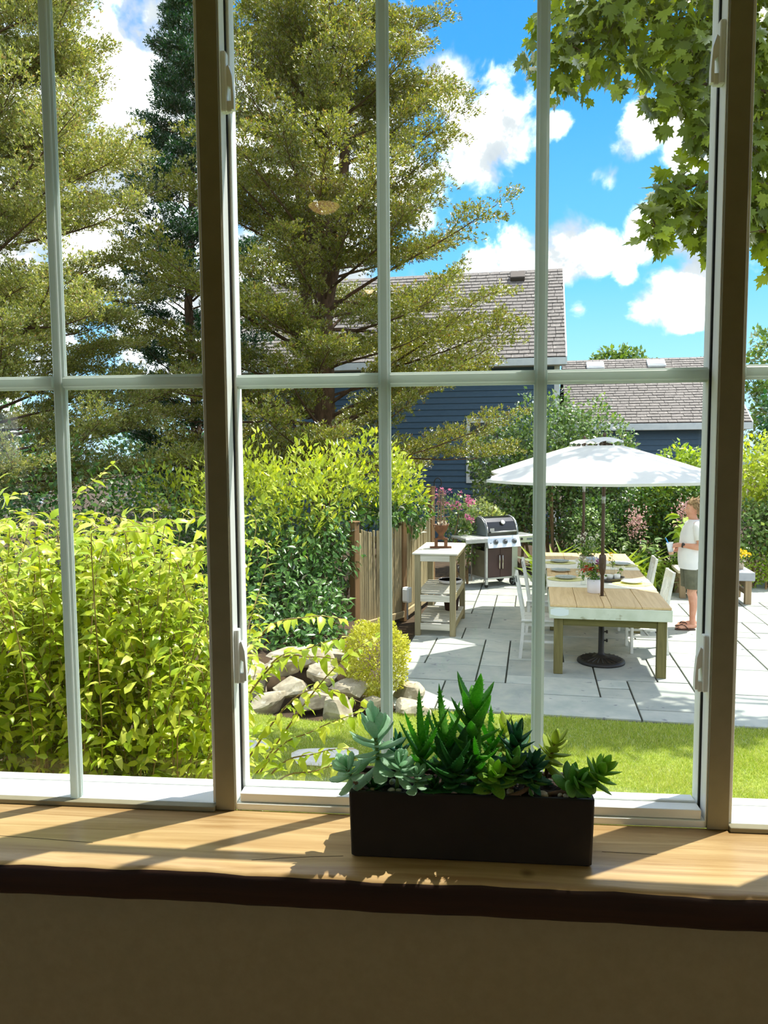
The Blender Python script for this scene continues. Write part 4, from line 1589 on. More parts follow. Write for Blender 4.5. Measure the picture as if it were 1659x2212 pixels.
for y in (.03, GD - .03):
    wm = Matrix.Translation((GWd - .06, y, .085)) @ Matrix.Rotation(PI / 2, 4, 'X')
    w_ = MB().lathe([(.03, -.02), (.06, -.025), (.082, -.022), (.085, 0), (.082, .022), (.06, .025), (.03, .02)], 22, M=wm).build('wheel', IRON, grill, True)
    hb = MB().lathe([(.0, -.027), (.02, -.027), (.025, .03), (0, .03)], 12, M=wm)
    for k in range(6):
        a = 2 * PI * k / 6
        hb.tube([wm @ Vector((.02 * math.cos(a), .02 * math.sin(a), .026)), wm @ Vector((.07 * math.cos(a), .07 * math.sin(a), .026))], .008, 5)
    hb.build('hub', CASTG, w_)
# sloping control panel
Mx = Matrix(((0, 1, 0, 0), (1, 0, 0, 0), (0, 0, 1, 0), (0, 0, 0, 1)))
cp = MB().prism([(-.10, .705), (-.03, .90), (.03, .90), (.03, .70)], .0, GWd, M=Mx).build('control_panel', surf('bright_steel', srgb(226, 232, 232), None, 4, .3, metal=.35), grill)
for k in range(3):
    x = .16 + .19 * k
    d_ = Vector((0, -.94, .34))
    c_ = Vector((x, -.068, .80))
    kn = MB().tube([c_, c_ + d_ * .012, c_ + d_ * .014, c_ + d_ * .04], [.042, .042, .027, .022], 14).build('knob', surf('knob_grey', srgb(92, 96, 100), None, 4, .3, metal=.3), grill, True)
    MB().tube([c_ + d_ * .012, c_ + d_ * .0125], [.046, .044], 14).build('knob_ring', CASTG, kn)
MB().ball((.055, -.078, .79), .008, 8, 5).build('igniter', IRON, grill)
# firebox and hood
MB().prism([(.0, .70), (GD, .70), (GD, .90), (.0, .90)], .02, GWd - .02, M=Mx).build('firebox', BLKE, grill)
hp = [(-.01, .905), (-.015, .96), (.01, 1.06), (.06, 1.14), (.14, 1.20), (.24, 1.225), (.34, 1.205), (.42, 1.14), (.475, 1.04), (.49, .905)]
hood = MB().prism(hp, .03, GWd - .03, M=Mx).build('hood', BLKE, grill)
for xa, xb in ((.0, .032), (GWd - .032, GWd)):
    MB().prism([(y * 1.0, z) for y, z in hp], xa, xb, M=Mx).build('hood_end', CASTG, grill)
for x in (.028, GWd - .034):
    mb = MB()
    for (ya, za), (yb, zb) in zip(hp[1:6], hp[2:7]):
        mb.tube([(x, ya - .004, za), (x, yb - .002, zb + .004)], .012, 6)
    mb.build('hood_trim', STL, grill, True)
hd = MB().tube([(.07, -.055, .975), (GWd - .07, -.055, .975)], .014, 8)
for x in (.09, GWd - .09):
    hd.tube([(x, -.055, .975), (x, -.005, .98)], .011, 6)
hd.build('hood_handle', STL, grill, True)
c_ = Vector((.36, .035, 1.125))
nn = Vector((0, -.86, .5))
th2 = MB().tube([c_, c_ + nn * .02, c_ + nn * .024], [.042, .042, .036], 16).build('thermometer', STL, grill, True)
MB().tube([c_ + nn * .024, c_ + nn * .0255], [.034, .034], 16).build('dial', WHITE, th2)
MB().box((.075, -.012, .985), (.165, -.004, 1.035)).build('badge', STL, grill)
MB().box((-.44, -.06, .855), (-.002, GD - .04, .90), bev=.012).build('side_shelf', surf('bright_shelf', srgb(222, 226, 218), srgb(210, 214, 206), 4, .35, metal=.3), grill)
MB().box((GWd + .002, -.03, .835), (GWd + .36, GD - .06, .89), bev=.012).build('side_shelf', STL, grill)
MB().box((-.44, -.066, .80), (-.002, -.055, .875), bev=.004).build('shelf_front', STL, grill)
sf = MB().box((GWd + .002, -.04, .76), (GWd + .36, -.028, .875), bev=.004).build('shelf_front', surf('pale_front', srgb(190, 196, 168), None, 4, .5), grill)
MB().tube([(GWd + .05, -.036, .825), (GWd + .05, -.055, .825)], .022, 10).build('burner_knob', IRON, sf)
MB().box((GWd + .16, -.0425, .80), (GWd + .28, -.039, .835)).build('plate_badge', CASTG, sf)

# ------------------------------------------------------------------ rustic bench and stone-topped table at the right
def rustic(name, label, cat, loc, rz, L, D_, H_, topmat, legmat, tw=.05, splay=0):
    t = thing(name, label, cat, loc, rz)
    n = 3
    for k in range(n):
        MB().box((0, D_ * k / n + .003, H_ - tw), (L, D_ * (k + 1) / n - .003, H_), bev=.005).build('plank', topmat, t)
    for (x, y) in ((.04, .02), (L - .13, .02), (.04, D_ - .11), (L - .13, D_ - .11)):
        MB().box((x, y, 0), (x + .09, y + .09, H_ - tw), bev=.006).build('leg', legmat, t)
    for x in (.06, L - .11):
        MB().box((x, .10, H_ - tw - .12), (x + .05, D_ - .10, H_ - tw), bev=.004).build('apron', legmat, t)
        MB().box((x, .10, .14), (x + .05, D_ - .10, .20), bev=.004).build('stretcher', legmat, t)
    return t


GREYW = woodmat('old_bench_wood', srgb(132, 112, 86), srgb(168, 148, 116), 'Z', .7, .85)
GREYT2 = woodmat('old_bench_top', srgb(196, 184, 156), srgb(226, 216, 190), 'X', .7, .85)
rustic('garden_bench', 'rustic wooden bench behind the man in the white T-shirt, left of the post', 'bench', (3.48, 12.55, 0), TH, .50, .62, .46, GREYT2, GREYW)
lt = rustic('garden_table', 'low rustic table with grey slab top and yellow flowers, right of the post', 'table', (3.98, 12.15, 0), TH, .52, .75, .50, surf('grey_slab', srgb(176, 180, 186), srgb(160, 164, 172), 5, .7, objvar=.03), GREYW, .13)
bouquet('yellow_flower_pot', 'pot of bright yellow flowers on the grey-topped low table at the right', 'flower pot', (4.37, 12.5, .50), ([(.08, 0), (.085, .005), (.10, .09), (.094, .09), (.085, .07), (0, .068)], GPOT),
        [(.11 * math.cos(k * 2.4) * (k / 16) ** .5 * 1.6, .11 * math.sin(k * 2.4) * (k / 16) ** .5 * 1.6, .20 + .10 * (1 - k / 18), .045, PETY) for k in range(18)], 120, .18, .14, 12)
# ------------------------------------------------------------------ the man with the cup
SKIN = surf('skin', srgb(216, 164, 138), srgb(204, 142, 116), 9, .55, spec=.3)


def capsule(mb, p0, r0_, p1, r1_, n=10):
    p0, p1 = Vector(p0), Vector(p1)
    d_ = p1 - p0
    e = d_.normalized() if d_.length > 1e-6 else Vector((0, 0, 1))
    pts, rad = [], []
    for k in range(4):
        a = PI / 2 * k / 4
        pts.append(p0 - e * r0_ * math.cos(a))
        rad.append(max(r0_ * math.sin(a), r0_ * .08))
    pts += [p0, p1]
    rad += [r0_, r1_]
    for k in range(3, -1, -1):
        a = PI / 2 * k / 4
        pts.append(p1 + e * r1_ * math.cos(a))
        rad.append(max(r1_ * math.sin(a), r1_ * .08))
    mb.tube(pts, rad, n)


def hand(mb, wrist, d_, palm_n, curl, thumb_side, s=1.0):
    """palm plus five separate bent fingers; d_ points along the fingers, palm_n out of the palm"""
    w, d_, pn = Vector(wrist), Vector(d_).normalized(), Vector(palm_n).normalized()
    side = d_.cross(pn).normalized() * thumb_side
    for k in range(4):
        o = (k - 1.5) * .019 * s
        capsule(mb, w + side * -o * .6 + d_ * .012, .0125 * s, w + side * -o + d_ * .075 * s, .0105 * s, 8)
        L = (.040, .046, .043, .033)[k] * s
        a, c = w + side * -o + d_ * .078 * s, None
        d1 = (d_ * math.cos(curl) + pn * math.sin(curl)).normalized()
        c = a + d1 * L
        d2 = (d_ * math.cos(curl * 2) + pn * math.sin(curl * 2)).normalized()
        e = c + d2 * L * .62
        capsule(mb, a, .0088 * s, c, .0082 * s, 7)
        capsule(mb, c, .0082 * s, e, .0070 * s, 7)
    a = w + side * .022 * s + d_ * .022 * s
    c = a + (side * .75 + d_ * .55 + pn * .5).normalized() * .042 * s
    e = c + (d_ * .75 + pn * .75 + side * .1).normalized() * .03 * s
    capsule(mb, a, .0125 * s, c, .010 * s, 7)
    capsule(mb, c, .0098 * s, e, .008 * s, 7)


man = thing('person', 'person in a white T-shirt, grey-green shorts and flip-flops holding a plastic cup beside the table', 'person', (3.095, 10.5, 0), PI)
mb = MB()
for s in (-1, 1):
    y = .095 * s
    fx = .03 if s > 0 else -.03
    capsule(mb, (fx - .045, y, .052), .036, (fx + .11, y + .015 * s, .038), .030)
    capsule(mb, (fx + .08, y - .005 * s, .038), .030, (fx + .15, y + .02 * s, .034), .024)
    for k in range(5):
        yy = y + s * (-.028 + .0165 * k) + .012 * s
        capsule(mb, (fx + .15 - .006 * k, yy, .030), .0105, (fx + .192 - .013 * k, yy + .003 * s, .026), .0085 if k else .011, 6)
    capsule(mb, (fx - .02, y, .09), .038, (fx - .015, y, .16), .037)
    capsule(mb, (fx - .015, y, .16), .037, (fx - .028, y, .34), .056)
    capsule(mb, (fx - .028, y, .34), .056, (fx + .0, y, .48), .053)
    capsule(mb, (fx + .008, y, .49), .055, (0, y, .62), .068)
    capsule(mb, (0, y, .62), .068, (-.005, .085 * s, .86), .09)
mb.ball((-.01, 0, .92), (.115, .165, .12), 16, 10)
mb.ball((.03, 0, 1.06), (.135, .16, .16), 16, 10)
mb.ball((.005, 0, 1.27), (.125, .175, .17), 16, 10)
capsule(mb, (-.01, -.15, 1.385), .06, (-.01, .15, 1.385), .06)
capsule(mb, (-.01, 0, 1.40), .062, (.02, 0, 1.53), .056)
# head
hz = .0
mb.ball((-.005, 0, 1.632), (.098, .076, .098), 18, 12)
mb.ball((.030, 0, 1.575), (.068, .060, .085), 16, 10)
capsule(mb, (.055, -.018, 1.512), .026, (.055, .018, 1.512), .026)
capsule(mb, (.092, 0, 1.618), .010, (.116, 0, 1.583), .0145)
capsule(mb, (.100, -.012, 1.577), .010, (.100, .012, 1.577), .010)
capsule(mb, (.080, -.034, 1.640), .012, (.080, .034, 1.640), .012)
capsule(mb, (.088, -.02, 1.552), .0085, (.088, .02, 1.552), .0085)
capsule(mb, (.086, -.018, 1.539), .009, (.086, .018, 1.539), .009)
for s in (-1, 1):
    mb.ball((-.012, .077 * s, 1.600), (.020, .010, .033), 8, 6)
    mb.ball((.055, .04 * s, 1.585), (.028, .020, .026), 8, 6)
# arms: both forearms forward, hands round the cup
CUPP = Vector((.285, .03, 1.085))
LS, LE, LW = (-.01, .185, 1.365), (-.035, .225, 1.115), (.19, .115, 1.135)
RS, RE, RW = (-.01, -.185, 1.365), (-.01, -.225, 1.10), (.195, -.05, 1.045)
for S_, E_, W_ in ((LS, LE, LW), (RS, RE, RW)):
    capsule(mb, S_, .058, E_, .043)
    m_ = Vector(E_).lerp(Vector(W_), .35)
    capsule(mb, E_, .042, m_, .043)
    capsule(mb, m_, .043, W_, .026)
hand(mb, LW, (.75, -.55, -.12), (.15, -.75, -.55), .65, -1)
hand(mb, RW, (.85, .40, .18), (.1, .55, .75), .6, 1)
body = mb.build('body', SKIN, man, True)
md = body.modifiers.new('merge', 'REMESH')
md.mode = 'VOXEL'
md.voxel_size = .0062
md.use_smooth_shade = True
sm = body.modifiers.new('smooth', 'SMOOTH')
sm.factor, sm.iterations = .5, 4


def loft(mb, rings, n=20, caps=(False, False)):
    """rings: (cx, cy, z, rx, ry)"""
    o = len(mb.v)
    V, F = [], []
    for (cx, cy, z, rx, ry) in rings:
        for k in range(n):
            a = 2 * PI * k / n
            fold = 1 + .012 * math.sin(3 * a + z * 30) + .008 * math.sin(7 * a - z * 17)
            V.append((cx + rx * math.cos(a) * fold, cy + ry * math.sin(a) * fold, z))
    for i in range(len(rings) - 1):
        for k in range(n):
            F.append((i * n + k, i * n + (k + 1) % n, (i + 1) * n + (k + 1) % n, (i + 1) * n + k))
    return mb.add(V, F)


TEE = surf('white_cotton', srgb(238, 238, 238), srgb(228, 229, 232), 8, .85, bump=.1)
mb = MB()
loft(mb, [(.016, 0, .815, .156, .193), (.018, 0, .83, .158, .196), (.026, 0, .93, .158, .190), (.032, 0, 1.04, .160, .186), (.02, 0, 1.16, .150, .190), (.01, 0, 1.28, .148, .200), (-.002, 0, 1.36, .128, .198),
          (-.008, 0, 1.41, .098, .155), (-.005, 0, 1.44, .078, .10), (-.002, 0, 1.462, .068, .075), (0, 0, 1.465, .063, .068)], 26)
for (S_, E_) in ((LS, LE), (RS, RE)):
    S_, E_ = Vector(S_), Vector(E_)
    q_ = S_.lerp(E_, .62)
    mb.tube([S_ + Vector((0, -.05 * (1 if S_.y > 0 else -1), .035)), S_ + Vector((0, 0, .018)), S_.lerp(E_, .25), q_, q_ - (E_ - S_).normalized() * .004], [.055, .074, .072, .070, .058], 14, cap=False)
mb.build('t_shirt', TEE, man, True)
SHORTS = surf('grey_green_cloth', srgb(112, 112, 94), srgb(94, 96, 80), 12, .9, bump=.15)
mb = MB()
loft(mb, [(.01, 0, .99, .14, .172), (.01, 0, .92, .150, .186), (.005, 0, .85, .150, .190), (.0, 0, .80, .145, .19)], 24)
for s in (-1, 1):
    loft(mb, [(.0, .088 * s, .86, .130, .098), (.0, .092 * s, .78, .135, .101), (.002, .096 * s, .66, .118, .100), (.004, .098 * s, .555, .112, .098), (.004, .098 * s, .552, .102, .09), (.0, .096 * s, .60, .10, .088)], 20)
mb.build('shorts', SHORTS, man, True)
HAIR = surf('fair_hair', srgb(186, 158, 116), srgb(132, 104, 70), 30, .7, bump=.5, stretch=(3, 3, .6))
q = np.random.default_rng(2)
hb = MB().ball((0, 0, 0), 1.0, 28, 20)
hv = []
for p in hb.v:
    v = Vector(p)
    k = 1 + .05 * math.sin(v.x * 9 + v.z * 5) + .04 * math.sin(v.y * 13 + v.z * 4)
    hv.append(Vector((v.x * .104 * k - .012, v.y * .083 * k, v.z * .103 * k + 1.640)))
keep = []
for f_ in hb.f:
    c = sum((hv[i] for i in f_), Vector()) / len(f_)
    front = c.x > .035 - (c.z - 1.60) * .0 and c.z < 1.672 + abs(c.y) * .15
    side = c.x > -.02 and c.z < 1.628
    low = c.z < 1.555
    if not (front or side or low):
        keep.append(f_)
h2 = MB()
h2.v, h2.f = [tuple(p) for p in hv], keep
ho = h2.build('hair', HAIR, man, True)
md = ho.modifiers.new('thick', 'SOLIDIFY')
md.thickness = .006
md.offset = 0
q = np.random.default_rng(6)
u = nrmz(q.normal(size=(1500, 3)))
u = u[(u[:, 2] > -.75)]
hp_ = u * np.array([.106, .085, .105]) + np.array([-.012, 0, 1.640])
ok_ = ~((hp_[:, 0] > .030) & (hp_[:, 2] < 1.678)) & ~((hp_[:, 0] > -.012) & (hp_[:, 2] < 1.625)) & (hp_[:, 2] > 1.565)
hp_, u = hp_[ok_], u[ok_]
hd_ = nrmz(np.array([-.9, 0, -.25]) + np.stack([0 * u[:, 0], u[:, 1] * .9, -1.0 * (u[:, 2] < .45)], 1) + u * .35 + q.normal(size=u.shape) * .32)
hV, hF = scatter(LONG * np.array([.8, 1, 1]), LONG_F, hp_, hd_, u, q.uniform(.035, .062, len(u)))
lk = obj('hair_locks', np_mesh('hair_locks', hV, hF), HAIR, man)
lk['kind'] = 'stuff'
for s in (-1, 1):
    e_ = MB().ball((.0815, .031 * s, 1.617), .0098, 10, 8).build('eye', surf('eye_white', srgb(198, 178, 162), None, 5, .4), man, True)
    MB().ball((.0886, .0325 * s, 1.617), .0050, 8, 6).build('iris', surf('iris', srgb(60, 70, 80), None, 5, .3), e_, True)
mb = MB()
ax_ = (Vector(LW) - Vector(LE)).normalized()
mb.tube([Vector(LW) - ax_ * .035, Vector(LW) - ax_ * .015], [.0335, .032], 14, cap=False)
mb.tube([Vector(LW) - ax_ * .025 + Vector((.0, .028, .012)), Vector(LW) - ax_ * .025 + Vector((0, .040, .016))], [.018, .017], 12)
wt = mb.build('watch', surf('black_strap', srgb(36, 34, 34), None, 5, .5), man)
mb = MB()
ax2 = (Vector(RW) - Vector(RE)).normalized()
mb.tube([Vector(RW) - ax2 * .05, Vector(RW) - ax2 * .028], [.0345, .033], 12, cap=False)
mb.build('bracelet', surf('dark_red_bead', srgb(110, 40, 40), srgb(60, 40, 40), 40, .5), man)
SAND = surf('flip_flop_rubber', srgb(96, 74, 62), srgb(80, 60, 50), 8, .8)
for s in (-1, 1):
    fx = .03 if s > 0 else -.03
    y = .1 * s
    out = [(fx + .075 + .135 * math.cos(a), y + .006 * s + (.046 + .008 * math.cos(a)) * math.sin(a)) for a in [2 * PI * k / 20 for k in range(20)]]
    n = len(out)
    ff = MB().add([(x, yy, .0) for x, yy in out] + [(x, yy, .014) for x, yy in out], [tuple(range(n - 1, -1, -1)), tuple(range(n, 2 * n))] + [(i, (i + 1) % n, (i + 1) % n + n, i + n) for i in range(n)]).build('flip_flop', SAND, man)
    MB().tube([(fx + .165, y - .012 * s, .016), (fx + .14, y - .006 * s, .062), (fx + .09, y + .035 * s, .064), (fx + .04, y + .05 * s, .016)], .007, 6).build('strap', SAND, ff, True)
    MB().tube([(fx + .165, y - .012 * s, .016), (fx + .14, y - .008 * s, .062), (fx + .09, y - .030 * s, .064), (fx + .04, y - .042 * s, .016)], .007, 6).build('strap', SAND, ff, True)
# the cup he holds
cw = Vector(man.location) + Matrix.Rotation(PI, 3, 'Z') @ CUPP
cup = thing('plastic_cup', 'clear plastic cup with a blue straw in the hand of the person in the T-shirt', 'cup', tuple(cw - Vector((0, 0, .09))))
cup.rotation_euler = (0, -.16, 0)
CLR = surf('frosted_plastic', srgb(226, 232, 236), None, 5, .3, trans=.55)
MB().lathe([(.028, 0), (.03, .003), (.044, .155), (.047, .158), (.047, .164), (.043, .164), (.042, .155), (.028, .006), (0, .005)], 20).build('cup_wall', CLR, cup, True)
MB().lathe([(0, .003), (.0305, .0035), (.0345, .04), (0, .042)], 18).build('drink', surf('iced_coffee', srgb(206, 164, 130), None, 5, .4), cup, True)
MB().tube([(.008, 0, .02), (-.018, 0, .16), (-.045, 0, .235)], .007, 7).build('straw', surf('blue_straw', srgb(30, 140, 220), None, 5, .4), cup, True)

# ------------------------------------------------------------------ leafy plants
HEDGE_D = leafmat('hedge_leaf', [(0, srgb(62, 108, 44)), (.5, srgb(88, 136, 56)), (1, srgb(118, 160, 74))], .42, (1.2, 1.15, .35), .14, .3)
HEDGE_Y = leafmat('hedge_sunlit_new_growth', [(0, srgb(178, 202, 56)), (.5, srgb(204, 220, 66)), (1, srgb(222, 230, 88))], .5, (1.15, 1.1, .3), .10, .35)  # young-leaf yellow that also carries the sunlight on the hedge top
VIB = leafmat('viburnum_leaf', [(0, srgb(84, 126, 56)), (.5, srgb(122, 156, 76)), (1, srgb(160, 184, 104))], .4, (1.15, 1.1, .4), .13, .3)
LIME = leafmat('lime_leaf', [(0, srgb(140, 176, 50)), (.5, srgb(170, 198, 66)), (1, srgb(194, 212, 84))], .5, (1.15, 1.1, .35), .08)
DARKG = leafmat('dark_shrub_leaf', [(0, srgb(52, 88, 34)), (.5, srgb(72, 112, 42)), (1, srgb(102, 140, 52))], .4, (1.2, 1.15, .35), .10)
GOLD = leafmat('golden_leaf', [(0, srgb(186, 188, 54)), (.5, srgb(208, 208, 74)), (1, srgb(228, 228, 116))], .42, (1.1, 1.05, .4), .06)


def bark_tubes(root, name, paths, mat, n=6):
    mb = MB()
    b = Vector(root.location)
    for pts, rad in paths:
        mb.tube([Vector(p) - b for p in pts], rad, n, cap=False)
    return mb.build(name, mat, root, True)


def stems_for(r, base, blobs, count, rad=.018):
    out = []
    for k in range(count):
        c, R_ = blobs[k % len(blobs)]
        e = np.array(c) + r.normal(size=3) * np.array(R_) * .35
        s = np.array([c[0] * .6 + base[0] * .4, c[1] * .6 + base[1] * .4, 0]) + np.append(r.normal(size=2) * .15, -.05)
        m_ = (s + e) / 2 + np.append(r.normal(size=2) * .1, .1)
        out.append(([s, m_, e], [rad, rad * .7, rad * .35]))
    return out


def shrub(name, label, cat, base, blobs, n, size, mat, seed, T=LEAF2, TF=LEAF2_F, parts=0, shell=.3, stems=8, group=None, top=None, dirs={}, rad=.018):
    t = thing(name, label, cat, base, 0, group)
    r = np.random.default_rng(seed)
    bark_tubes(t, 'stem', stems_for(r, base, blobs, stems, rad), TWIG, 5)
    P, O = ellipsoid_points(r, blobs, n, shell)
    k_ = P[:, 2] > .02
    P, O = P[k_], O[k_]
    d_, n_ = leaf_dirs(r, O, **dirs)
    sz = r.uniform(.7, 1.15, len(P)) * size
    if top is None:
        foliage(t, mat, P, d_, n_, sz, T, TF, parts)
    else:
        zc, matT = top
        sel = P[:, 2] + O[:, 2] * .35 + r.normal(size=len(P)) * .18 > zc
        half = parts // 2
        foliage(t, matT, P[sel], nrmz(d_[sel] + np.array([0, 0, .6])), n_[sel], sz[sel] * .92, T, TF, half, 'sunlit_new_growth')  # upper leaves: young growth with sunlight put into its colour
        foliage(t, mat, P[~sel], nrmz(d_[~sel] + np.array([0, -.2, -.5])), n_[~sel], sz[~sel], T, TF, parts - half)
    return t


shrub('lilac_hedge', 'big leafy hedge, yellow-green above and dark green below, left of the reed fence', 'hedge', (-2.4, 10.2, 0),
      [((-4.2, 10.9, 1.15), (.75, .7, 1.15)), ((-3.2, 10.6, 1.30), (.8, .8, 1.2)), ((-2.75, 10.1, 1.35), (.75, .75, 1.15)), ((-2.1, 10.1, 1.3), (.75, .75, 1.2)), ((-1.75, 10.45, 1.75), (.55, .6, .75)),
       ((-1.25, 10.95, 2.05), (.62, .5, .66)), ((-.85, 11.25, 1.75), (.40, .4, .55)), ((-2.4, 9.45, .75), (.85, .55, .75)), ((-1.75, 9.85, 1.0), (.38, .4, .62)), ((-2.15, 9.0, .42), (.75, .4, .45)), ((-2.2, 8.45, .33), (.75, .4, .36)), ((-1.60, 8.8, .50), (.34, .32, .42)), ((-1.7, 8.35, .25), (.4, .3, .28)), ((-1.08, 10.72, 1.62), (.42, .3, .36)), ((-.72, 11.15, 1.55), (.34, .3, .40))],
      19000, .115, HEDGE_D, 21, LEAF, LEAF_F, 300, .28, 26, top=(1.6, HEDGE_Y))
shrub('viburnum', 'tall rounded green shrub with pale stems behind the grill and the parasol', 'shrub', (2.0, 16, 0),
      [((.95, 16, 1.75), (.80, .8, 1.35)), ((1.75, 15.9, 2.3), (.95, .8, 1.3)), ((2.6, 16.1, 2.15), (.95, .8, 1.25)), ((3.3, 16.2, 1.5), (.6, .7, 1.1)), ((1.9, 16.2, 1.1), (1.3, .5, .7))],
      19000, .10, VIB, 22, stems=20, rad=.035)
shrub('lime_shrub', 'bright lime-green maple-leaved shrub in front of the blue garage', 'shrub', (4.15, 15.2, 0),
      [((4.1, 15.2, 1.5), (.70, .6, .95)), ((3.75, 15.1, 1.2), (.4, .5, .7)), ((4.5, 15.3, 1.7), (.45, .45, .7))], 4200, .115, LIME, 23)
shrub('dark_hedge', 'dark green hedge in the shade behind the table, below the parasol', 'hedge', (3.3, 14.9, 0),
      [((2.6, 14.9, .75), (.75, .45, .8)), ((3.5, 14.8, .9), (.7, .45, .85)), ((4.3, 14.6, .9), (.6, .45, .85))], 7500, .09, DARKG, 24)
shrub('green_shrub', 'mid-green shrub between the parasol poles behind the table', 'shrub', (2.45, 14.45, 0), [((2.4, 14.45, .75), (.40, .35, .62)), ((2.7, 14.4, .6), (.35, .3, .5))], 2600, .075, VIB, 25)
shrub('pale_hydrangea', 'pale green shrub just left of the grill hood', 'shrub', (.35, 14.6, 0), [((.38, 14.6, 1.0), (.36, .35, .5)), ((.62, 14.7, .9), (.3, .3, .45))], 1900, .085, leafmat('pale_leaf', [(0, srgb(150, 176, 90)), (.6, srgb(190, 204, 130)), (1, srgb(226, 228, 180))], .4), 26)
rose = shrub('rose_bush', 'pink flowering bush above the reed fence near the shepherd hook', 'shrub', (-.02, 13.7, 0), [((-.05, 13.7, 1.25), (.36, .3, .36)), ((.1, 13.75, .8), (.4, .3, .5))], 1500, .07, VIB, 27)
r_ = np.random.default_rng(9)
for k in range(22):
    a, c = r_.uniform(-.42, .34), r_.uniform(-.1, .42)
    flower_head(rose, (-.02 + a, 13.46 + r_.uniform(-.08, .12), 1.62 + c * .25 - .9 * max(0, a) - (.25 * (k % 3 == 0))), .062, PETP, 300 + k, 16, 'blossom')
shrub('golden_mound', 'clipped golden-yellow mound shrub beside the boulders', 'shrub', (-.80, 7.28, 0), [((-.80, 7.28, .40), (.315, .31, .37))], 7000, .034, GOLD, 28, shell=.16, stems=10, dirs=dict(out=1.0, upw=.35, rnd=.5), rad=.006)
shrub('understory_shrub', 'dark leafy shrub in the shade under the left cedar', 'shrub', (-5.0, 9.6, 0), [((-5.6, 9.8, 1.2), (1.2, .9, 1.5)), ((-4.4, 9.9, 1.0), (1.0, .8, 1.3)), ((-6.6, 9.2, 1.4), (1.0, .9, 1.6))], 9000, .085, DARKG, 29)
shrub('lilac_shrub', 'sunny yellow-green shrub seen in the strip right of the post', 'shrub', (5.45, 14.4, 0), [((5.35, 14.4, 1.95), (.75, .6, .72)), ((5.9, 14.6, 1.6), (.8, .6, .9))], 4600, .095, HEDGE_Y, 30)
shrub('glossy_shrub', 'glossy green shrub below the yellow-green one, right of the post', 'shrub', (5.25, 13.9, 0), [((5.2, 13.9, .95), (.75, .45, .55)), ((5.9, 14.1, 1.0), (.7, .5, .7))], 4600, .10, VIB, 31)
shrub('border_shrub', 'low light-green bedding plants at the patio edge, right of the grey-topped table', 'plant', (4.95, 13.75, 0), [((5.0, 13.75, .35), (.45, .3, .4)), ((5.5, 13.6, .3), (.4, .3, .35))], 1800, .06, LIME, 32)


# perennials along the far edge of the patio
def perennial(name, label, base, kind, seed, h, w, n, mat, extra=None):
    t = thing(name, label, 'plant', base)
    r = np.random.default_rng(seed)
    b = np.array(base)
    if kind == 'strap':
        a = r.uniform(0, 2 * PI, n)
        d_ = nrmz(np.stack([np.cos(a) * r.uniform(.15, .8, n), np.sin(a) * r.uniform(.15, .8, n), np.ones(n)], 1))
        P = b + np.stack([r.normal(size=n) * w * .4, r.normal(size=n) * w * .3, np.zeros(n)], 1)
        T = LONG * np.array([.30, 1, 1.6])
        foliage(t, mat, P, d_, nrmz(np.array([0, 0, .3]) + d_ * np.array([-1, -1, 0])), h * r.uniform(.6, 1.1, n), T, LONG_F)
    else:
        mb = MB()
        P, D = [], []
        for k in range(max(3, n // 14)):
            f_ = np.append(r.normal(size=2) * w * .4, 0)
            e = f_ * 1.5 + np.array([0, 0, h * r.uniform(.75, 1.0)])
            mb.tube([f_, (f_ + e) / 2 + np.append(r.normal(size=2) * .02, 0), e], [.010, .008, .004], 5)
            for q_ in range(14):
                u_ = r.uniform(.25, 1)
                a = r.uniform(0, 2 * PI)
                P.append(b + f_ + (e - f_) * u_)
                D.append([math.cos(a), math.sin(a), .35 - .5 * r.random()])
        mb.build('stem', STEM, t)
        P, D = np.array(P), nrmz(np.array(D))
        foliage(t, mat, P, D, nrmz(np.array([0, 0, 1]) + r.normal(size=P.shape) * .25), extra * r.uniform(.6, 1.1, len(P)), LONG * np.array([1.35, 1, 1]), LONG_F)
    return t


perennial('daylily', 'clump of arching green strap leaves behind the table, left of the parasol poles', (1.75, 13.6, 0), 'strap', 41, .85, .5, 90, LIME)
perennial('iris_clump', 'clump of strap leaves behind the table, right of the front pole', (2.85, 13.7, 0), 'strap', 42, .80, .5, 90, LIME)
perennial('fern_clump', 'bright ferny clump at the patio edge behind the near right chair', (3.35, 13.35, 0), 'strap', 43, .55, .55, 150, LIME)
perennial('fern_clump', 'bright ferny clump at the patio edge just in front of the man', (3.75, 13.5, 0), 'strap', 44, .6, .5, 150, LIME)
perennial('sunflower_plant', 'tall plant with large heart-shaped leaves left of the man with the cup', (3.85, 13.55, 0), 'leafy', 45, 1.35, .5, 80, LIME, .34)
perennial('coneflower_plant', 'leafy green plant with long leaves behind the right chairs', (3.20, 13.75, 0), 'leafy', 46, 1.0, .55, 90, VIB, .26)
for i, (x, y, z, lb) in enumerate(((3.15, 14.05, 1.25, 'mauve feathery flower plume behind the table, right of the parasol pole'), (3.95, 13.9, 1.45, 'dusky pink feathery flower plume beside the face of the man'))):
    t = perennial('astilbe', lb, (x, y, 0), 'leafy', 50 + i, z * .7, .2, 30, VIB, .14)
    r = np.random.default_rng(60 + i)
    n = 260
    P = np.array([x, y, z - .2]) + r.normal(size=(n, 3)) * np.array([.09, .08, .14])
    foliage(t, PETM, P, nrmz(r.normal(size=(n, 3)) + np.array([0, 0, 1.2])), nrmz(r.normal(size=(n, 3))), .05, LEAF2, LEAF2_F, name='plume')

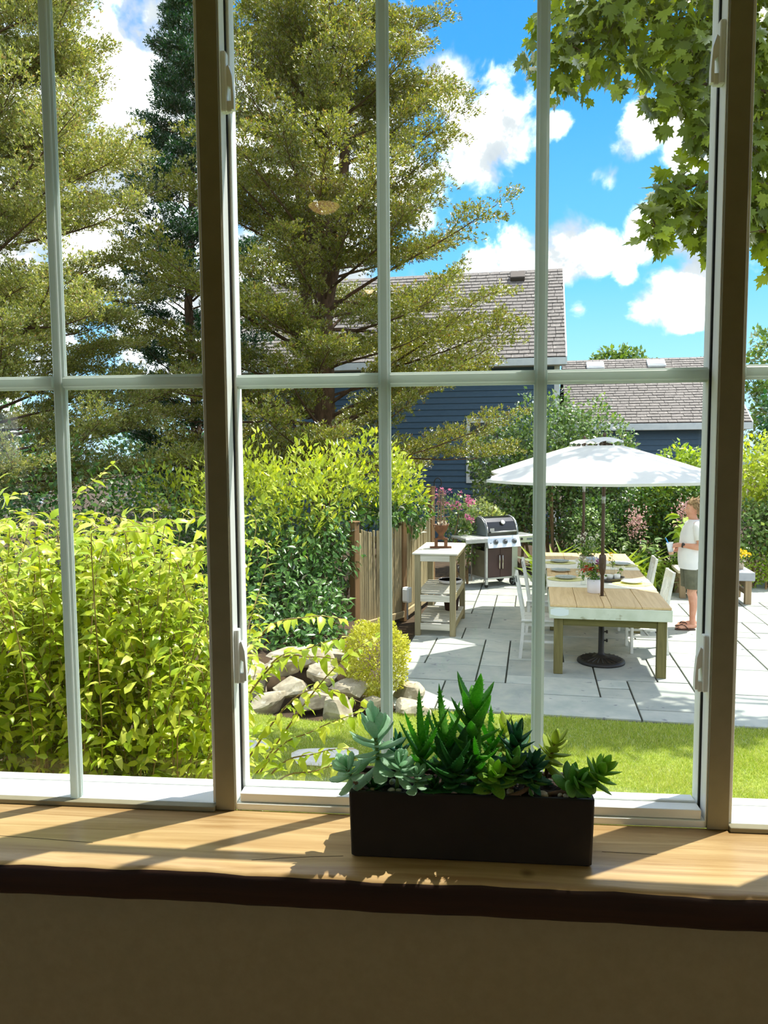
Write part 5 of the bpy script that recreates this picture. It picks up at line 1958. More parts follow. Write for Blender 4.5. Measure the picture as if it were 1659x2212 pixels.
# ------------------------------------------------------------------ conifers
CED = leafmat('cedar_spray', [(0, srgb(98, 112, 42)), (.35, srgb(130, 142, 54)), (.65, srgb(162, 168, 70)), (.86, srgb(190, 188, 94)), (.93, srgb(150, 122, 80)), (1, srgb(126, 98, 66))], .45, (1.1, 1.05, .5), .04, .5)
CED2 = leafmat('cedar_spray_grey', [(0, srgb(112, 128, 62)), (.35, srgb(148, 160, 80)), (.65, srgb(182, 190, 102)), (.88, srgb(214, 212, 138)), (.94, srgb(180, 154, 112)), (1, srgb(150, 122, 88))], .45, (1.1, 1.05, .5), .04, .5)
CED3 = leafmat('cypress_spray', [(0, srgb(20, 62, 38)), (.5, srgb(32, 82, 46)), (.9, srgb(56, 106, 54)), (1, srgb(90, 124, 60))], .3, (1.1, 1.1, .5), .05, .5)


def conifer(name, label, base, H, z0, R, nb, per, tufts, tsize, mat, seed, trunk_r, leaders=1, rise=(.1, .5), lean=(0, 0), spread=.12):
    """trunk with leaders, whorled boughs with side shoots, each shoot set with needle sprays"""
    t = thing(name, label, 'tree', base)
    r = np.random.default_rng(seed)
    b = np.array(base, float)
    ax = lambda z: b + np.array([lean[0] * z, lean[1] * z, z])
    tr = []
    pts = [ax(z) + np.append(r.normal(size=2) * .05, 0) for z in np.linspace(-.1, H, 12)]
    tr.append((pts, list(np.linspace(trunk_r, .02, 12))))
    for k in range(leaders - 1):
        za = r.uniform(.12, .4) * H
        a = r.uniform(0, 2 * PI)
        o = np.array([math.cos(a), math.sin(a), 0])
        L = H * r.uniform(.4, .6)
        tr.append(([ax(za), ax(za) + o * .35 + [0, 0, L * .2], ax(za) + o * .55 + [0, 0, L * .6], ax(za) + o * .5 + [0, 0, L]], [trunk_r * .55, trunk_r * .45, trunk_r * .25, .02]))
    bark_tubes(t, 'trunk', tr, BARK, 8)
    br = []
    P, D = [], []
    for i in range(nb):
        z = z0 + (H - z0) * ((i + r.random()) / nb) ** 1.0
        a = i * 2.39996 + r.uniform(-.5, .5)
        L = R(z) * r.uniform(.62, 1.08)
        if L < .15:
            continue
        o = np.array([math.cos(a), math.sin(a), 0])
        tilt = r.uniform(*rise)
        p0 = ax(z)
        bp = [p0]
        n = 6
        sid = np.array([-o[1], o[0], 0]) * r.uniform(-.25, .25)
        for q_ in range(1, n + 1):
            f_ = q_ / n
            bp.append(p0 + o * L * f_ + sid * L * f_ * f_ + np.array([0, 0, L * (tilt * f_ - .35 * f_ * f_ + .28 * f_ ** 3)]))
        br.append((bp, list(np.linspace(max(.012, .011 * L + .006), .003, n + 1))))
        for q_ in range(per):
            f_ = .28 + .72 * (q_ + r.random()) / per
            k = min(int(f_ * n), n - 1)
            g_ = f_ * n - k
            pb = bp[k] * (1 - g_) + bp[k + 1] * g_
            s = 1 if q_ % 2 else -1
            sa = r.uniform(.35, 1.15) * s
            dd = np.array([o[0] * math.cos(sa) - o[1] * math.sin(sa), o[0] * math.sin(sa) + o[1] * math.cos(sa), r.uniform(.1, 1.15)])
            dd /= np.linalg.norm(dd)
            sl_ = r.uniform(.28, .62) * (.5 + .5 * L / 3)
            br.append(([pb, pb + dd * sl_ * .55 + [0, 0, .02], pb + dd * sl_], [.005, .003, .0015]))
            m_ = tufts
            tt = r.uniform(.12, 1.05, m_)
            wob = r.normal(size=(m_, 3)) * spread * (1.1 - .6 * tt[:, None])
            wob[:, 2] = np.abs(wob[:, 2]) * .6 - .02
            P.append(pb + dd * sl_ * tt[:, None] + wob)
            D.append(dd * .8 + nrmz(wob) * .55 + np.array([0, 0, .25]) + r.normal(size=(m_, 3)) * .22)
    bark_tubes(t, 'branch', br, BARK, 4)
    P, D = np.concatenate(P), nrmz(np.concatenate(D))
    # boughs far outside any plausible view are left bare
    q_ = P - np.array(CAM)
    dep = q_ @ np.array(fw)
    seen = (np.abs(q_ @ np.array(rt)) < dep * .5 + 1.0) & (q_ @ np.array(up) < dep * .667 + 1.0)
    P, D = P[seen], D[seen]
    foliage(t, mat, P, D, nrmz(r.normal(size=P.shape)), tsize * r.uniform(.65, 1.2, len(P)), TUFT, TUFT_F, name='needles')
    return t


conifer('cedar_tree', 'tall olive-green cedar with dark reddish trunk in the middle of the view, behind the hedge', (-2.55, 14.0, 0), 14.5, 1.7,
        lambda z: 3.35 if z < 4.2 else max(.3, 3.35 - (z - 4.2) * .31), 190, 16, 64, .068, CED, 71, .24, 4, rise=(.05, .7), lean=(.025, 0), spread=.135)
conifer('cedar_tree', 'broad pale olive cedar whose boughs fill the left window pane', (-7.35, 11.2, 0), 12.0, 1.6,
        lambda z: 3.1 if z < 5 else max(.3, 3.1 - (z - 5) * .31), 190, 17, 74, .062, CED2, 72, .26, 3, rise=(.0, .6), spread=.14)
conifer('cypress_tree', 'narrow dark green cypress seen beside the left post, behind the pale cedar', (-6.0, 17.2, 0), 12.6, .6,
        lambda z: 1.75 if z < 6 else max(.2, 1.75 - (z - 6) * .25), 140, 9, 44, .085, CED3, 73, .16, 1, rise=(.3, .9), spread=.13)


# ------------------------------------------------------------------ broad-leaved trees in the distance
def round_tree(name, label, base, blobs, n, size, mat, seed, group=None):
    t = thing(name, label, 'tree', base, 0, group)
    r = np.random.default_rng(seed)
    c = np.mean([q_[0] for q_ in blobs], 0)
    paths = [([np.array(base) + [0, 0, -.1], np.array([base[0], base[1], c[2] * .6])], [.22, .14])]
    for q_, R_ in blobs:
        paths.append(([np.array([base[0], base[1], c[2] * .55]), np.array(q_)], [.12, .04]))
    bark_tubes(t, 'trunk', paths, BARK, 6)
    P, O = ellipsoid_points(r, blobs, n, .25)
    d_, n_ = leaf_dirs(r, O)
    foliage(t, mat, P, d_, n_, size * r.uniform(.7, 1.2, len(P)), LEAF2, LEAF2_F, name='crown')
    return t


TREEG = leafmat('far_tree_leaf', [(0, srgb(92, 128, 44)), (.5, srgb(120, 154, 58)), (1, srgb(150, 178, 80))], .35)
TREED = leafmat('far_dark_leaf', [(0, srgb(44, 96, 60)), (.5, srgb(66, 120, 66)), (1, srgb(100, 150, 74))], .35)
round_tree('distant_tree', 'rounded tree top showing above the garage ridge, left one', (8.9, 45, 0), [((8.4, 45, 6.6), (1.3, 1.0, 1.4)), ((9.5, 45, 6.9), (1.0, .9, 1.2))], 2600, .30, TREEG, 81)
round_tree('distant_tree', 'flat tree top showing above the garage ridge, right one', (11.0, 46, 0), [((10.9, 46, 6.5), (1.0, .9, 1.0)), ((11.7, 46, 6.2), (.8, .8, .9))], 1800, .30, TREEG, 82)
round_tree('distant_tree', 'wispy tree top peeping over the right end of the garage ridge', (12.9, 44, 0), [((13.1, 44, 6.0), (1.2, .8, 1.2)), ((13.9, 44, 6.4), (.7, .6, .9))], 1500, .30, TREEG, 83)
round_tree('distant_tree', 'tall yellow-green tree at the right edge beyond the garage', (13.0, 33, 0), [((12.9, 33, 5.6), (1.4, 1.2, 1.9)), ((14.3, 33.5, 5.4), (1.6, 1.2, 2.4)), ((13.6, 33, 3.5), (2.2, 1.4, 2.0))], 5200, .26, TREEG, 84)
round_tree('distant_tree', 'dark green tree at the right edge below the tall yellow-green one', (10.9, 26.5, 0), [((11.0, 26.5, 3.2), (1.2, 1.0, 1.6)), ((12.2, 26.5, 2.8), (1.4, 1.0, 1.8)), ((10.8, 26.2, 1.6), (1.0, .9, 1.4))], 4800, .20, TREED, 85)
for i, (x, y, h, lb) in enumerate(((-15.5, 24, 4.2, 'leafy tree far behind the pale cedar, left end'), (-11.0, 29, 4.2, 'leafy tree far behind the dark cypress'), (-21.5, 22, 4.4, 'leafy tree far out beyond the left edge'))):
    round_tree('background_tree', lb, (x, y, 0), [((x, y, h * .55), (2.2, 1.4, h * .5)), ((x + 1.5, y, h * .4), (1.5, 1.2, h * .4)), ((x - 1.6, y, h * .45), (1.5, 1.2, h * .42))], 4200, .22, TREED, 90 + i)

# ------------------------------------------------------------------ maple boughs from the right
MAPLEM = leafmat('maple_leaf', [(0, srgb(96, 116, 38)), (.5, srgb(128, 148, 48)), (1, srgb(168, 186, 62))], .55, (1.3, 1.2, .25), .06, .4)
mt_ = thing('maple_tree', 'maple whose leafy boughs hang into the sky at the top right', 'tree', (7.6, 8.8, 0))
clus = [((.98, 7.6, 6.15), (.42, .35, .48)), ((1.42, 7.5, 6.25), (.42, .4, .62)), ((2.05, 7.6, 6.1), (.45, .4, .62)), ((2.45, 7.7, 5.95), (.42, .4, .75)), ((1.75, 7.5, 6.9), (1.1, .6, .5)), ((2.75, 7.8, 6.3), (.5, .5, .9)),
        ((1.86, 7.5, 5.62), (.20, .22, .30)), ((2.28, 7.6, 5.35), (.27, .3, .26)), ((2.60, 7.7, 5.25), (.30, .3, .38)),
        ((1.95, 7.5, 4.75), (.26, .26, .30)), ((2.28, 7.6, 4.62), (.34, .3, .32)), ((2.58, 7.7, 4.70), (.30, .3, .38)), ((1.80, 7.45, 4.42), (.20, .2, .22)), ((2.40, 7.6, 4.30), (.22, .22, .18)),
        ((3.05, 7.9, 5.3), (.45, .4, .9)), ((3.4, 8.0, 4.6), (.5, .4, .7)), ((3.3, 9.9, 7.0), (.7, .6, .35)), ((4.2, 8.4, 6.2), (.9, .7, 1.0)), ((2.95, 7.8, 4.55), (.25, .3, .35)),
        ((2.55, 9.75, 7.15), (.40, .40, .2))]
r = np.random.default_rng(77)
P, O = ellipsoid_points(r, clus, 5200, .45)
d_ = nrmz(O * .45 + np.array([0, 0, -.75]) + r.normal(size=O.shape) * .45)
n_ = nrmz(np.array([0, 0, .55]) + O * .5 + r.normal(size=O.shape) * .5)
foliage(mt_, MAPLEM, P, d_, n_, r.uniform(.11, .18, len(P)), MAPLE, MAPLE_F, 300)
br = [([(7.6, 8.8, -.1), (7.5, 8.8, 2.5), (7.4, 8.7, 5), (7.2, 8.6, 9)], [.28, .24, .2, .1])]
for c, R_ in clus:
    c = np.array(c)
    s = np.array([7.45, 8.75, max(3.2, c[2] * .8)])
    m1 = s * .55 + c * .45 + [0, 0, .55]
    br.append(([s, m1, c * .88 + m1 * .12 + [0, 0, .12], c], [.07, .032, .014, .006]))
    for k in range(5):
        e = c + r.normal(size=3) * np.array(R_) * .5
        br.append(([c, (c + e) / 2 + [0, 0, .03], e], [.008, .005, .003]))
bark_tubes(mt_, 'branch', br, BARK, 6)

# ------------------------------------------------------------------ the near bush at the left with arching twigs
BUSH = leafmat('bush_leaf', [(0, srgb(160, 192, 44)), (.45, srgb(188, 212, 54)), (.8, srgb(210, 224, 72)), (1, srgb(226, 232, 116))], .52, (1.3, 1.15, .2), .10, .35)
bush = thing('beauty_bush', 'bright yellow-green bush with long pointed leaves just outside the left window', 'bush', (-1.9, 3.4, 0))
r = np.random.default_rng(31)
P, D, NN, paths = [], [], [], []


def leafy_path(pts, r0, step, dens=1.0, start=.15):
    pts = [np.array(p, float) for p in pts]
    # smooth the polyline
    fine = []
    n = len(pts)
    for i in range(n - 1):
        a, b_ = pts[i], pts[i + 1]
        pa, pn = pts[max(i - 1, 0)], pts[min(i + 2, n - 1)]
        for q_ in range(6):
            t = q_ / 6
            fine.append(.5 * ((2 * a) + (-pa + b_) * t + (2 * pa - 5 * a + 4 * b_ - pn) * t * t + (-pa + 3 * a - 3 * b_ + pn) * t ** 3))
    fine.append(pts[-1])
    paths.append((fine, list(np.linspace(r0, .0012, len(fine)))))
    L = sum(np.linalg.norm(b_ - a) for a, b_ in zip(fine[:-1], fine[1:]))
    run, k = 0.0, 0
    for a, b_ in zip(fine[:-1], fine[1:]):
        l = np.linalg.norm(b_ - a)
        while run < l:
            p = a + (b_ - a) * (run / l)
            tdir = (b_ - a) / l
            f_ = k * step / L
            if f_ > start:
                sdir = np.cross(tdir, [0, 0, 1])
                sdir /= max(np.linalg.norm(sdir), 1e-6)
                for s in (-1, 1):
                    if r.random() < dens:
                        P.append(p)
                        D.append(tdir * r.uniform(.2, .6) + sdir * s * r.uniform(.5, 1) + np.array([0, 0, r.uniform(-.75, .15)]) + r.normal(size=3) * .2)
                        NN.append(np.array([0, 0, 1]) + r.normal(size=3) * .35)
            k += 1
            run += step
        run -= l


cxy = np.array([(-2.0, 3.5), (-1.55, 3.55), (-2.5, 3.4), (-1.75, 3.2), (-2.2, 3.9), (-1.4, 3.75), (-2.9, 3.6), (-2.2, 3.0), (-1.35, 3.35)])
for k in range(330):
    s = np.append(cxy[k % len(cxy)] + r.normal(size=2) * .14, 0)
    a = r.uniform(0, 2 * PI)
    h = r.uniform(.45, 1.0) ** .7 * 2.3
    sp = r.uniform(.15, .62) * (1.1 - .25 * h / 2.2)
    o = np.array([math.cos(a), math.sin(a) * .8, 0])
    e = s + o * sp * 1.25 + np.array([0, 0, h * .93])
    e[0] = min(e[0], -.92 - .12 * (e[1] - 3.0) if h < 1.7 else -1.15)
    e[1] = max(e[1], 2.35)
    m1 = s + o * sp * .25 + np.array([0, 0, h * .55])
    m2 = s + o * sp * .75 + np.array([0, 0, h * .9])
    m2[0] = min(m2[0], -.98)
    m1 = m1 + r.normal(size=3) * np.array([.06, .06, .03])
    m0 = (s + m1) / 2 + r.normal(size=3) * np.array([.05, .05, .02])
    leafy_path([s, m0, m1, m2, e], r.uniform(.0028, .0055), .05, .92, .22)
# the long shoots that reach in front of the middle window, and the tall one against the cedar
for pts in ([(-1.5, 3.5, 0.2), (-1.0, 3.1, .85), (-.62, 2.95, 1.40), (-.45, 2.93, 1.60), (-.30, 2.92, 1.71)],
            [(-1.4, 3.5, 0.5), (-.85, 3.1, 1.45), (-.58, 2.95, 1.64), (-.42, 2.9, 1.70)],
            [(-1.4, 3.4, 0.6), (-.8, 3.0, 1.50), (-.58, 2.95, 1.60), (-.42, 2.92, 1.585)],
            [(-1.4, 3.4, 0.3), (-.8, 3.0, 1.25), (-.58, 2.95, 1.47), (-.38, 2.92, 1.43)],
            [(-1.3, 3.4, 0.2), (-.8, 3.0, 1.12), (-.58, 2.95, 1.30), (-.38, 2.9, 1.40)],
            [(-1.3, 3.4, 0.1), (-.8, 3.0, 1.0), (-.56, 2.92, 1.15), (-.38, 2.88, 1.22)],
            [(-1.3, 3.4, 0.1), (-.8, 3.0, 1.05), (-.56, 2.92, 1.22), (-.40, 2.88, 1.26)],
            [(-1.3, 3.4, 0.9), (-.85, 3.1, 1.62), (-.6, 2.95, 1.76), (-.44, 2.9, 1.765)],
            [(-2.3, 3.5, 0.3), (-2.1, 3.5, 1.6), (-1.85, 3.5, 2.15), (-1.60, 3.5, 2.38)],
            [(-1.9, 3.5, 0.3), (-1.5, 3.4, 1.4), (-1.25, 3.4, 1.85), (-1.1, 3.4, 1.98)]):
    leafy_path(pts, .0055, .042, 1.0, .3)
P, D, NN = np.array(P), nrmz(np.array(D)), nrmz(np.array(NN))
Pi, Oi = ellipsoid_points(r, [((-1.75, 3.45, 1.0), (.78, .62, 1.0)), ((-2.45, 3.4, 1.25), (.85, .7, 1.02)), ((-1.5, 3.5, .5), (.62, .7, .55)), ((-1.6, 3.5, 1.6), (.45, .45, .5))], 11500, .3)
di, ni = leaf_dirs(r, Oi, .7, -.15, .6)
P, D, NN = np.concatenate([P, Pi]), np.concatenate([D, di]), np.concatenate([NN, ni])
foliage(bush, BUSH, P, D, NN, r.uniform(.044, .082, len(P)), LONG * np.array([1.3, 1, 1]), LONG_F, 300)
bark_tubes(bush, 'twig', paths, surf('pale_twig', srgb(182, 158, 110), srgb(134, 112, 74), 12, .7), 5)
# ------------------------------------------------------------------ the planter on the sill
CONC = surf('dark_concrete', srgb(48, 40, 32), srgb(38, 32, 26), 9, .6, bump=.08, spec=.35)
PX0, PX1, PY0, PY1, PZ = -.2125, .2545, 1.424, 1.548, 1.7610
pl = thing('planter', 'long dark rectangular planter on the wooden windowsill, filled with succulents', 'planter', (.021, 1.486, SZ))
hw, hd, hh, wl = .2335, .062, PZ - SZ, .009
mb = MB()
tp = .003


def ring4(w, d, z, rr_=.006, n=3):
    out = []
    for (sx, sy, a0) in ((1, 1, 0), (-1, 1, PI / 2), (-1, -1, PI), (1, -1, 1.5 * PI)):
        for k in range(n + 1):
            a = a0 + PI / 2 * k / n
            out.append((sx * (w - rr_) + rr_ * math.cos(a), sy * (d - rr_) + rr_ * math.sin(a), z))
    return out


rings = [ring4(hw - tp - .004, hd - tp - .004, 0.0), ring4(hw - tp, hd - tp, .004), ring4(hw - .001, hd - .001, hh * .6), ring4(hw, hd, hh - .0025), ring4(hw - .002, hd - .002, hh), ring4(hw - wl + .0015, hd - wl + .0015, hh), ring4(hw - wl, hd - wl, hh - .002), ring4(hw - wl, hd - wl, .02)]
n = len(rings[0])
V = [p for q_ in rings for p in q_]
F = [(i * n + k, i * n + (k + 1) % n, (i + 1) * n + (k + 1) % n, (i + 1) * n + k) for i in range(len(rings) - 1) for k in range(n)]
F += [tuple(range(n - 1, -1, -1)), tuple(range((len(rings) - 1) * n, len(rings) * n))]
mb.add(V, F)
mb.build('trough', CONC, pl)
so_ = MB()
nx_, ny_ = 60, 16
r = np.random.default_rng(8)
V = [(-(hw - wl) + 2 * (hw - wl) * i / nx_, -(hd - wl) + 2 * (hd - wl) * j / ny_, hh - .010 + .0035 * math.sin(i * .9) * math.cos(j * 1.1) + r.uniform(-.002, .002)) for i in range(nx_ + 1) for j in range(ny_ + 1)]
F = [(i * (ny_ + 1) + j, (i + 1) * (ny_ + 1) + j, (i + 1) * (ny_ + 1) + j + 1, i * (ny_ + 1) + j + 1) for i in range(nx_) for j in range(ny_)]
so_.add(V, F).build('soil', surf('potting_soil', srgb(62, 44, 30), srgb(34, 24, 16), 60, .95, bump=.6, speck=(srgb(150, 130, 104), 90, .66)), pl)
PEB = surf('pale_pebble', srgb(226, 214, 192), srgb(188, 170, 142), 30, .6, objvar=.2)
rr = np.random.default_rng(12)
pm = [rock_mesh(rr, (.008, .006, .0045), 9, 6, .15, .1) for _ in range(3)]
for i in range(34):
    if i < 16:
        x, y = -.205 + .43 * (i + .5) / 16 + rr.uniform(-.01, .01), PY0 + .013 + rr.uniform(0, .012)
    else:
        x, y = rr.uniform(-.205, .24), rr.uniform(PY0 + .02, PY1 - .016)
    me = pm[i % 3]
    if not me.materials:
        me.materials.append(PEB)
    o = obj('pebble', me, None)
    s = rr.uniform(.7, 1.25)
    o.matrix_world = Matrix.Translation((x, y, PZ - .004 + .002 * s)) @ Matrix.Rotation(rr.uniform(0, 6), 4, 'Z') @ Matrix.Scale(s, 4)
    tag(o, 'small pale pebble on the soil between the succulents in the planter', 'pebble', 'pebbles in the planter')


def fat_leaf(L=1.0, w=.2, th=.08, prof='paddle', curve=.25, keel=.0, teeth=0, n=8, m=8):
    """fleshy leaf along +y, upper side +z"""
    V, F = [], []
    for i in range(m + 1):
        t = i / m
        if prof == 'paddle':
            k = (.28 + .72 * t) * math.sqrt(max(0, 1 - ((t - .62) / .38) ** 2)) if t > .62 else .30 + .65 * (t / .62) ** 1.3
            k = max(k, .03)
        elif prof == 'lance':
            k = (.75 + .5 * t) * (1 - t) ** .8 * 1.25 + .03
        else:
            k = max(.04, math.sin(PI * min(1, .16 + .84 * t)) ** .75)
        yy = L * t
        zz = curve * L * t * t
        for q_ in range(n):
            a = 2 * PI * q_ / n
            x = w * k * math.cos(a)
            z = th * (k * .6 + .25 * (1 - t)) * math.sin(a)
            if math.sin(a) > 0:
                z *= .45
                z += keel * abs(math.cos(a)) * w * k
            V.append((x, yy, zz + z))
    for i in range(m):
        for q_ in range(n):
            F.append((i * n + q_, i * n + (q_ + 1) % n, (i + 1) * n + (q_ + 1) % n, (i + 1) * n + q_))
    F.append(tuple(range(n - 1, -1, -1)))
    F.append(tuple(range(m * n, (m + 1) * n)))
    if teeth:
        for i in range(teeth):
            t = .12 + .8 * i / teeth
            k = ((.75 + .5 * t) * (1 - t) ** .8 * 1.25 + .03) * w
            for s in (-1, 1):
                b0 = len(V)
                zz = curve * L * t * t + .01 * L
                V += [(s * k * .92, L * t - .022 * L, zz), (s * k * .92, L * t + .022 * L, zz), (s * (k + .035 * L), L * t + .02 * L, zz + .012 * L), (s * k * .85, L * t, zz + .03 * L)]
                F += [(b0, b0 + 1, b0 + 2), (b0, b0 + 2, b0 + 3), (b0 + 1, b0 + 3, b0 + 2)]
    mb = MB()
    mb.v, mb.f = V, F
    return mb.mesh('leaf')


def succ(name, c1, c2, trans=.25, scale=20, edge=None):
    return surf(name, c1, c2, scale, .42, spec=.35, trans=trans, objvar=.07)


GLAUC = succ('glaucous_leaf', srgb(208, 234, 212), srgb(186, 224, 188), .6)
ALOE = succ('aloe_leaf', srgb(134, 202, 84), srgb(98, 172, 66), .62)
ALOED = succ('dark_aloe_leaf', srgb(78, 146, 74), srgb(56, 118, 58), .5)
JADED = succ('dark_jade_leaf', srgb(64, 130, 88), srgb(46, 106, 66), .4)
JADEG = succ('bright_jade_leaf', srgb(172, 214, 88), srgb(146, 196, 74), .6)
JADEY = succ('yellow_jade_leaf', srgb(176, 206, 94), srgb(204, 208, 108), .6)
FERNG = succ('mid_jade_leaf', srgb(150, 202, 104), srgb(120, 178, 86), .6)
SSTEM = surf('succulent_stem', srgb(150, 118, 88), srgb(108, 80, 58), 40, .8, bump=.2)
SGREEN = surf('succulent_green_stem', srgb(140, 170, 92), srgb(116, 150, 76), 30, .6)

LM = dict(paddle=fat_leaf(1, .21, .11, 'paddle', .20), wide=fat_leaf(1, .27, .14, 'oval', .18), oval=fat_leaf(1, .22, .13, 'oval', .12),
          lance=fat_leaf(1, .092, .07, 'lance', .10, .25, 9), short=fat_leaf(1, .19, .13, 'lance', .16, .2, 6), spear=fat_leaf(1, .17, .12, 'lance', .14, .1, 0))


def succulent(name, label, cat, stem, leafkind, mat, count, L0, L1, e0, e1, t0=.35, seed=0, stem_r=.004, stem_mat=None, wide=1.22, jit=.12):
    """stem polyline in world space, leaves set spirally on it; L0/e0 at the bottom leaf, L1/e1 at the tip (elevation from the stem's cross plane)"""
    base = Vector(stem[0])
    t = thing(name, label, cat, tuple(base), 0, 'succulents in the planter')
    r = random.Random(seed)
    pts = [Vector(p) - base for p in stem]
    MB().tube(pts, [stem_r * (1 - .4 * i / max(1, len(pts) - 1)) for i in range(len(pts))], 7).build('stem', stem_mat or SSTEM, t, True)
    seg = [(b_ - a).length for a, b_ in zip(pts[:-1], pts[1:])]
    tot = sum(seg)
    me = LM[leafkind].copy()
    me.materials.append(mat)
    smooth_mesh(me)
    for i in range(count):
        f_ = i / max(1, count - 1)
        s_ = (t0 + (1 - t0) * f_) * tot
        k = 0
        while k < len(seg) - 1 and s_ > seg[k]:
            s_ -= seg[k]
            k += 1
        p = pts[k].lerp(pts[k + 1], min(1, s_ / seg[k]))
        ax_ = (pts[k + 1] - pts[k]).normalized()
        a = ax_.orthogonal().normalized()
        b_ = ax_.cross(a)
        th = i * 2.39996 + seed * .7 + r.uniform(-.15, .15)
        el = e0 + (e1 - e0) * f_ + r.uniform(-jit, jit)
        radial = a * math.cos(th) + b_ * math.sin(th)
        y = radial * math.cos(el) + ax_ * math.sin(el)
        z = ax_ * math.cos(el) - radial * math.sin(el)
        x = y.cross(z)
        L = (L0 + (L1 - L0) * f_) * r.uniform(.88, 1.1) * 1.28
        wscale = wide * (1.12 if leafkind == 'paddle' else 1)
        o = bpy.data.objects.new('leaf', me)
        C.objects.link(o)
        o.parent = t
        o.matrix_local = Matrix(((x.x * L * wscale, y.x * L, z.x * L, p.x), (x.y * L * wscale, y.y * L, z.y * L, p.y), (x.z * L * wscale, y.z * L, z.z * L, p.z), (0, 0, 0, 1)))
    return t


SP = 1.751  # soil level
R_ = math.radians
succulent('echeveria', 'tall pale blue-green succulent with stacked paddle leaves, left of centre in the planter', 'succulent', [(-.152, 1.475, SP), (-.160, 1.472, SP + .055), (-.166, 1.470, SP + .125)], 'paddle', GLAUC, 25, .062, .036, R_(-38), R_(68), .34, 1, .006, SGREEN, 1.05)
succulent('echeveria', 'small pale blue-green rosette hanging over the left end of the planter', 'succulent', [(-.188, 1.455, SP), (-.205, 1.444, SP + .022), (-.220, 1.434, SP + .055)], 'paddle', GLAUC, 19, .041, .022, R_(-14), R_(68), .55, 2, .0045)
succulent('echeveria', 'small pale blue-green rosette between the tall pale one and the aloes', 'succulent', [(-.122, 1.455, SP), (-.119, 1.446, SP + .03), (-.112, 1.434, SP + .066)], 'paddle', GLAUC, 19, .040, .022, R_(-14), R_(68), .55, 3, .0045, SGREEN)
succulent('aloe', 'tallest toothed aloe with long pointed leaves at its tip, in the middle of the planter', 'succulent', [(.022, 1.485, SP), (.026, 1.482, SP + .08), (.028, 1.480, SP + .165)], 'short', ALOE, 15, .050, .066, R_(12), R_(60), .38, 12, .0075, SGREEN, 1.12)
succulent('aloe', 'cluster of upright narrow toothed leaves left of the tallest aloe', 'succulent', [(-.078, 1.485, SP), (-.075, 1.482, SP + .05), (-.072, 1.480, SP + .085)], 'lance', ALOE, 13, .058, .080, R_(10), R_(66), .25, 6, .006, SGREEN, 1.05)
succulent('aloe', 'light green narrow aloe standing between the two toothed clusters', 'succulent', [(-.030, 1.495, SP), (-.028, 1.494, SP + .05), (-.026, 1.492, SP + .095)], 'lance', ALOE, 12, .060, .078, R_(20), R_(70), .25, 9, .006, SGREEN, 1.05)
succulent('aloe', 'dark green toothed aloe hanging over the front rim of the planter', 'succulent', [(-.010, 1.452, SP), (-.010, 1.448, SP + .03), (-.008, 1.440, SP + .065)], 'short', ALOED, 15, .054, .060, R_(2), R_(58), .15, 4, .007, SGREEN, 1.1)
succulent('aloe', 'small green aloe at the back right of the tallest one', 'succulent', [(.068, 1.515, SP), (.066, 1.515, SP + .05), (.064, 1.514, SP + .08)], 'lance', ALOE, 11, .045, .060, R_(10), R_(62), .25, 15, .005, SGREEN, 1.05)
succulent('jade_plant', 'dark green fleshy crown high on the right of the tallest aloe', 'succulent', [(.100, 1.48, SP), (.106, 1.476, SP + .06), (.112, 1.470, SP + .115)], 'spear', JADED, 20, .050, .030, R_(-18), R_(64), .42, 5, .0055, SSTEM, 1.5)
succulent('jade_plant', 'dark green fleshy rosette low at the front right of the planter', 'succulent', [(.128, 1.470, SP), (.136, 1.460, SP + .035), (.142, 1.446, SP + .070)], 'spear', JADED, 17, .042, .026, R_(-10), R_(64), .4, 8, .005, SSTEM, 1.5)
succulent('jade_plant', 'yellow-tinged succulent crown at the back right above the rim', 'succulent', [(.168, 1.505, SP), (.176, 1.503, SP + .045), (.190, 1.500, SP + .09)], 'oval', JADEY, 17, .040, .026, R_(-18), R_(64), .45, 7, .005, SSTEM)
succulent('jade_plant', 'pale yellow-green succulent half hidden behind the dark crown', 'succulent', [(.092, 1.525, SP), (.090, 1.525, SP + .06), (.090, 1.522, SP + .115)], 'oval', JADEY, 15, .038, .024, R_(-15), R_(64), .5, 17, .005, SGREEN, 1.05)
succulent('jade_plant', 'bright green star-shaped rosette at the front rim right of the dark aloe', 'succulent', [(.062, 1.462, SP), (.066, 1.446, SP + .030), (.070, 1.430, SP + .054)], 'wide', JADEG, 15, .040, .024, R_(-8), R_(60), .4, 10, .005, SGREEN, 1.05)
succulent('jade_plant', 'fresh green rosette leaning out past the right end of the planter', 'succulent', [(.165, 1.458, SP), (.215, 1.450, SP + .016), (.250, 1.445, SP + .036), (.272, 1.443, SP + .066)], 'oval', JADEG, 20, .042, .026, R_(-20), R_(64), .72, 11, .0055, SSTEM)
succulent('jade_plant', 'green rosette drooping over the front right corner of the planter', 'succulent', [(.190, 1.462, SP), (.215, 1.446, SP + .030), (.232, 1.428, SP + .046)], 'wide', FERNG, 16, .038, .024, R_(-8), R_(60), .5, 13, .005, SSTEM)
succulent('jade_plant', 'low trailing succulent with a bare brown stem along the right half of the planter', 'succulent', [(.085, 1.440, SP), (.110, 1.437, SP + .010), (.135, 1.445, SP + .020), (.150, 1.452, SP + .034)], 'oval', FERNG, 9, .026, .016, R_(-10), R_(60), .7, 14, .0055, SSTEM)
succulent('haworthia', 'low dark spiky rosette on the soil below the tall pale succulent', 'succulent', [(-.165, 1.450, SP - .002), (-.165, 1.449, SP + .010)], 'short', ALOED, 13, .026, .018, R_(5), R_(65), .2, 16, .004, SGREEN)
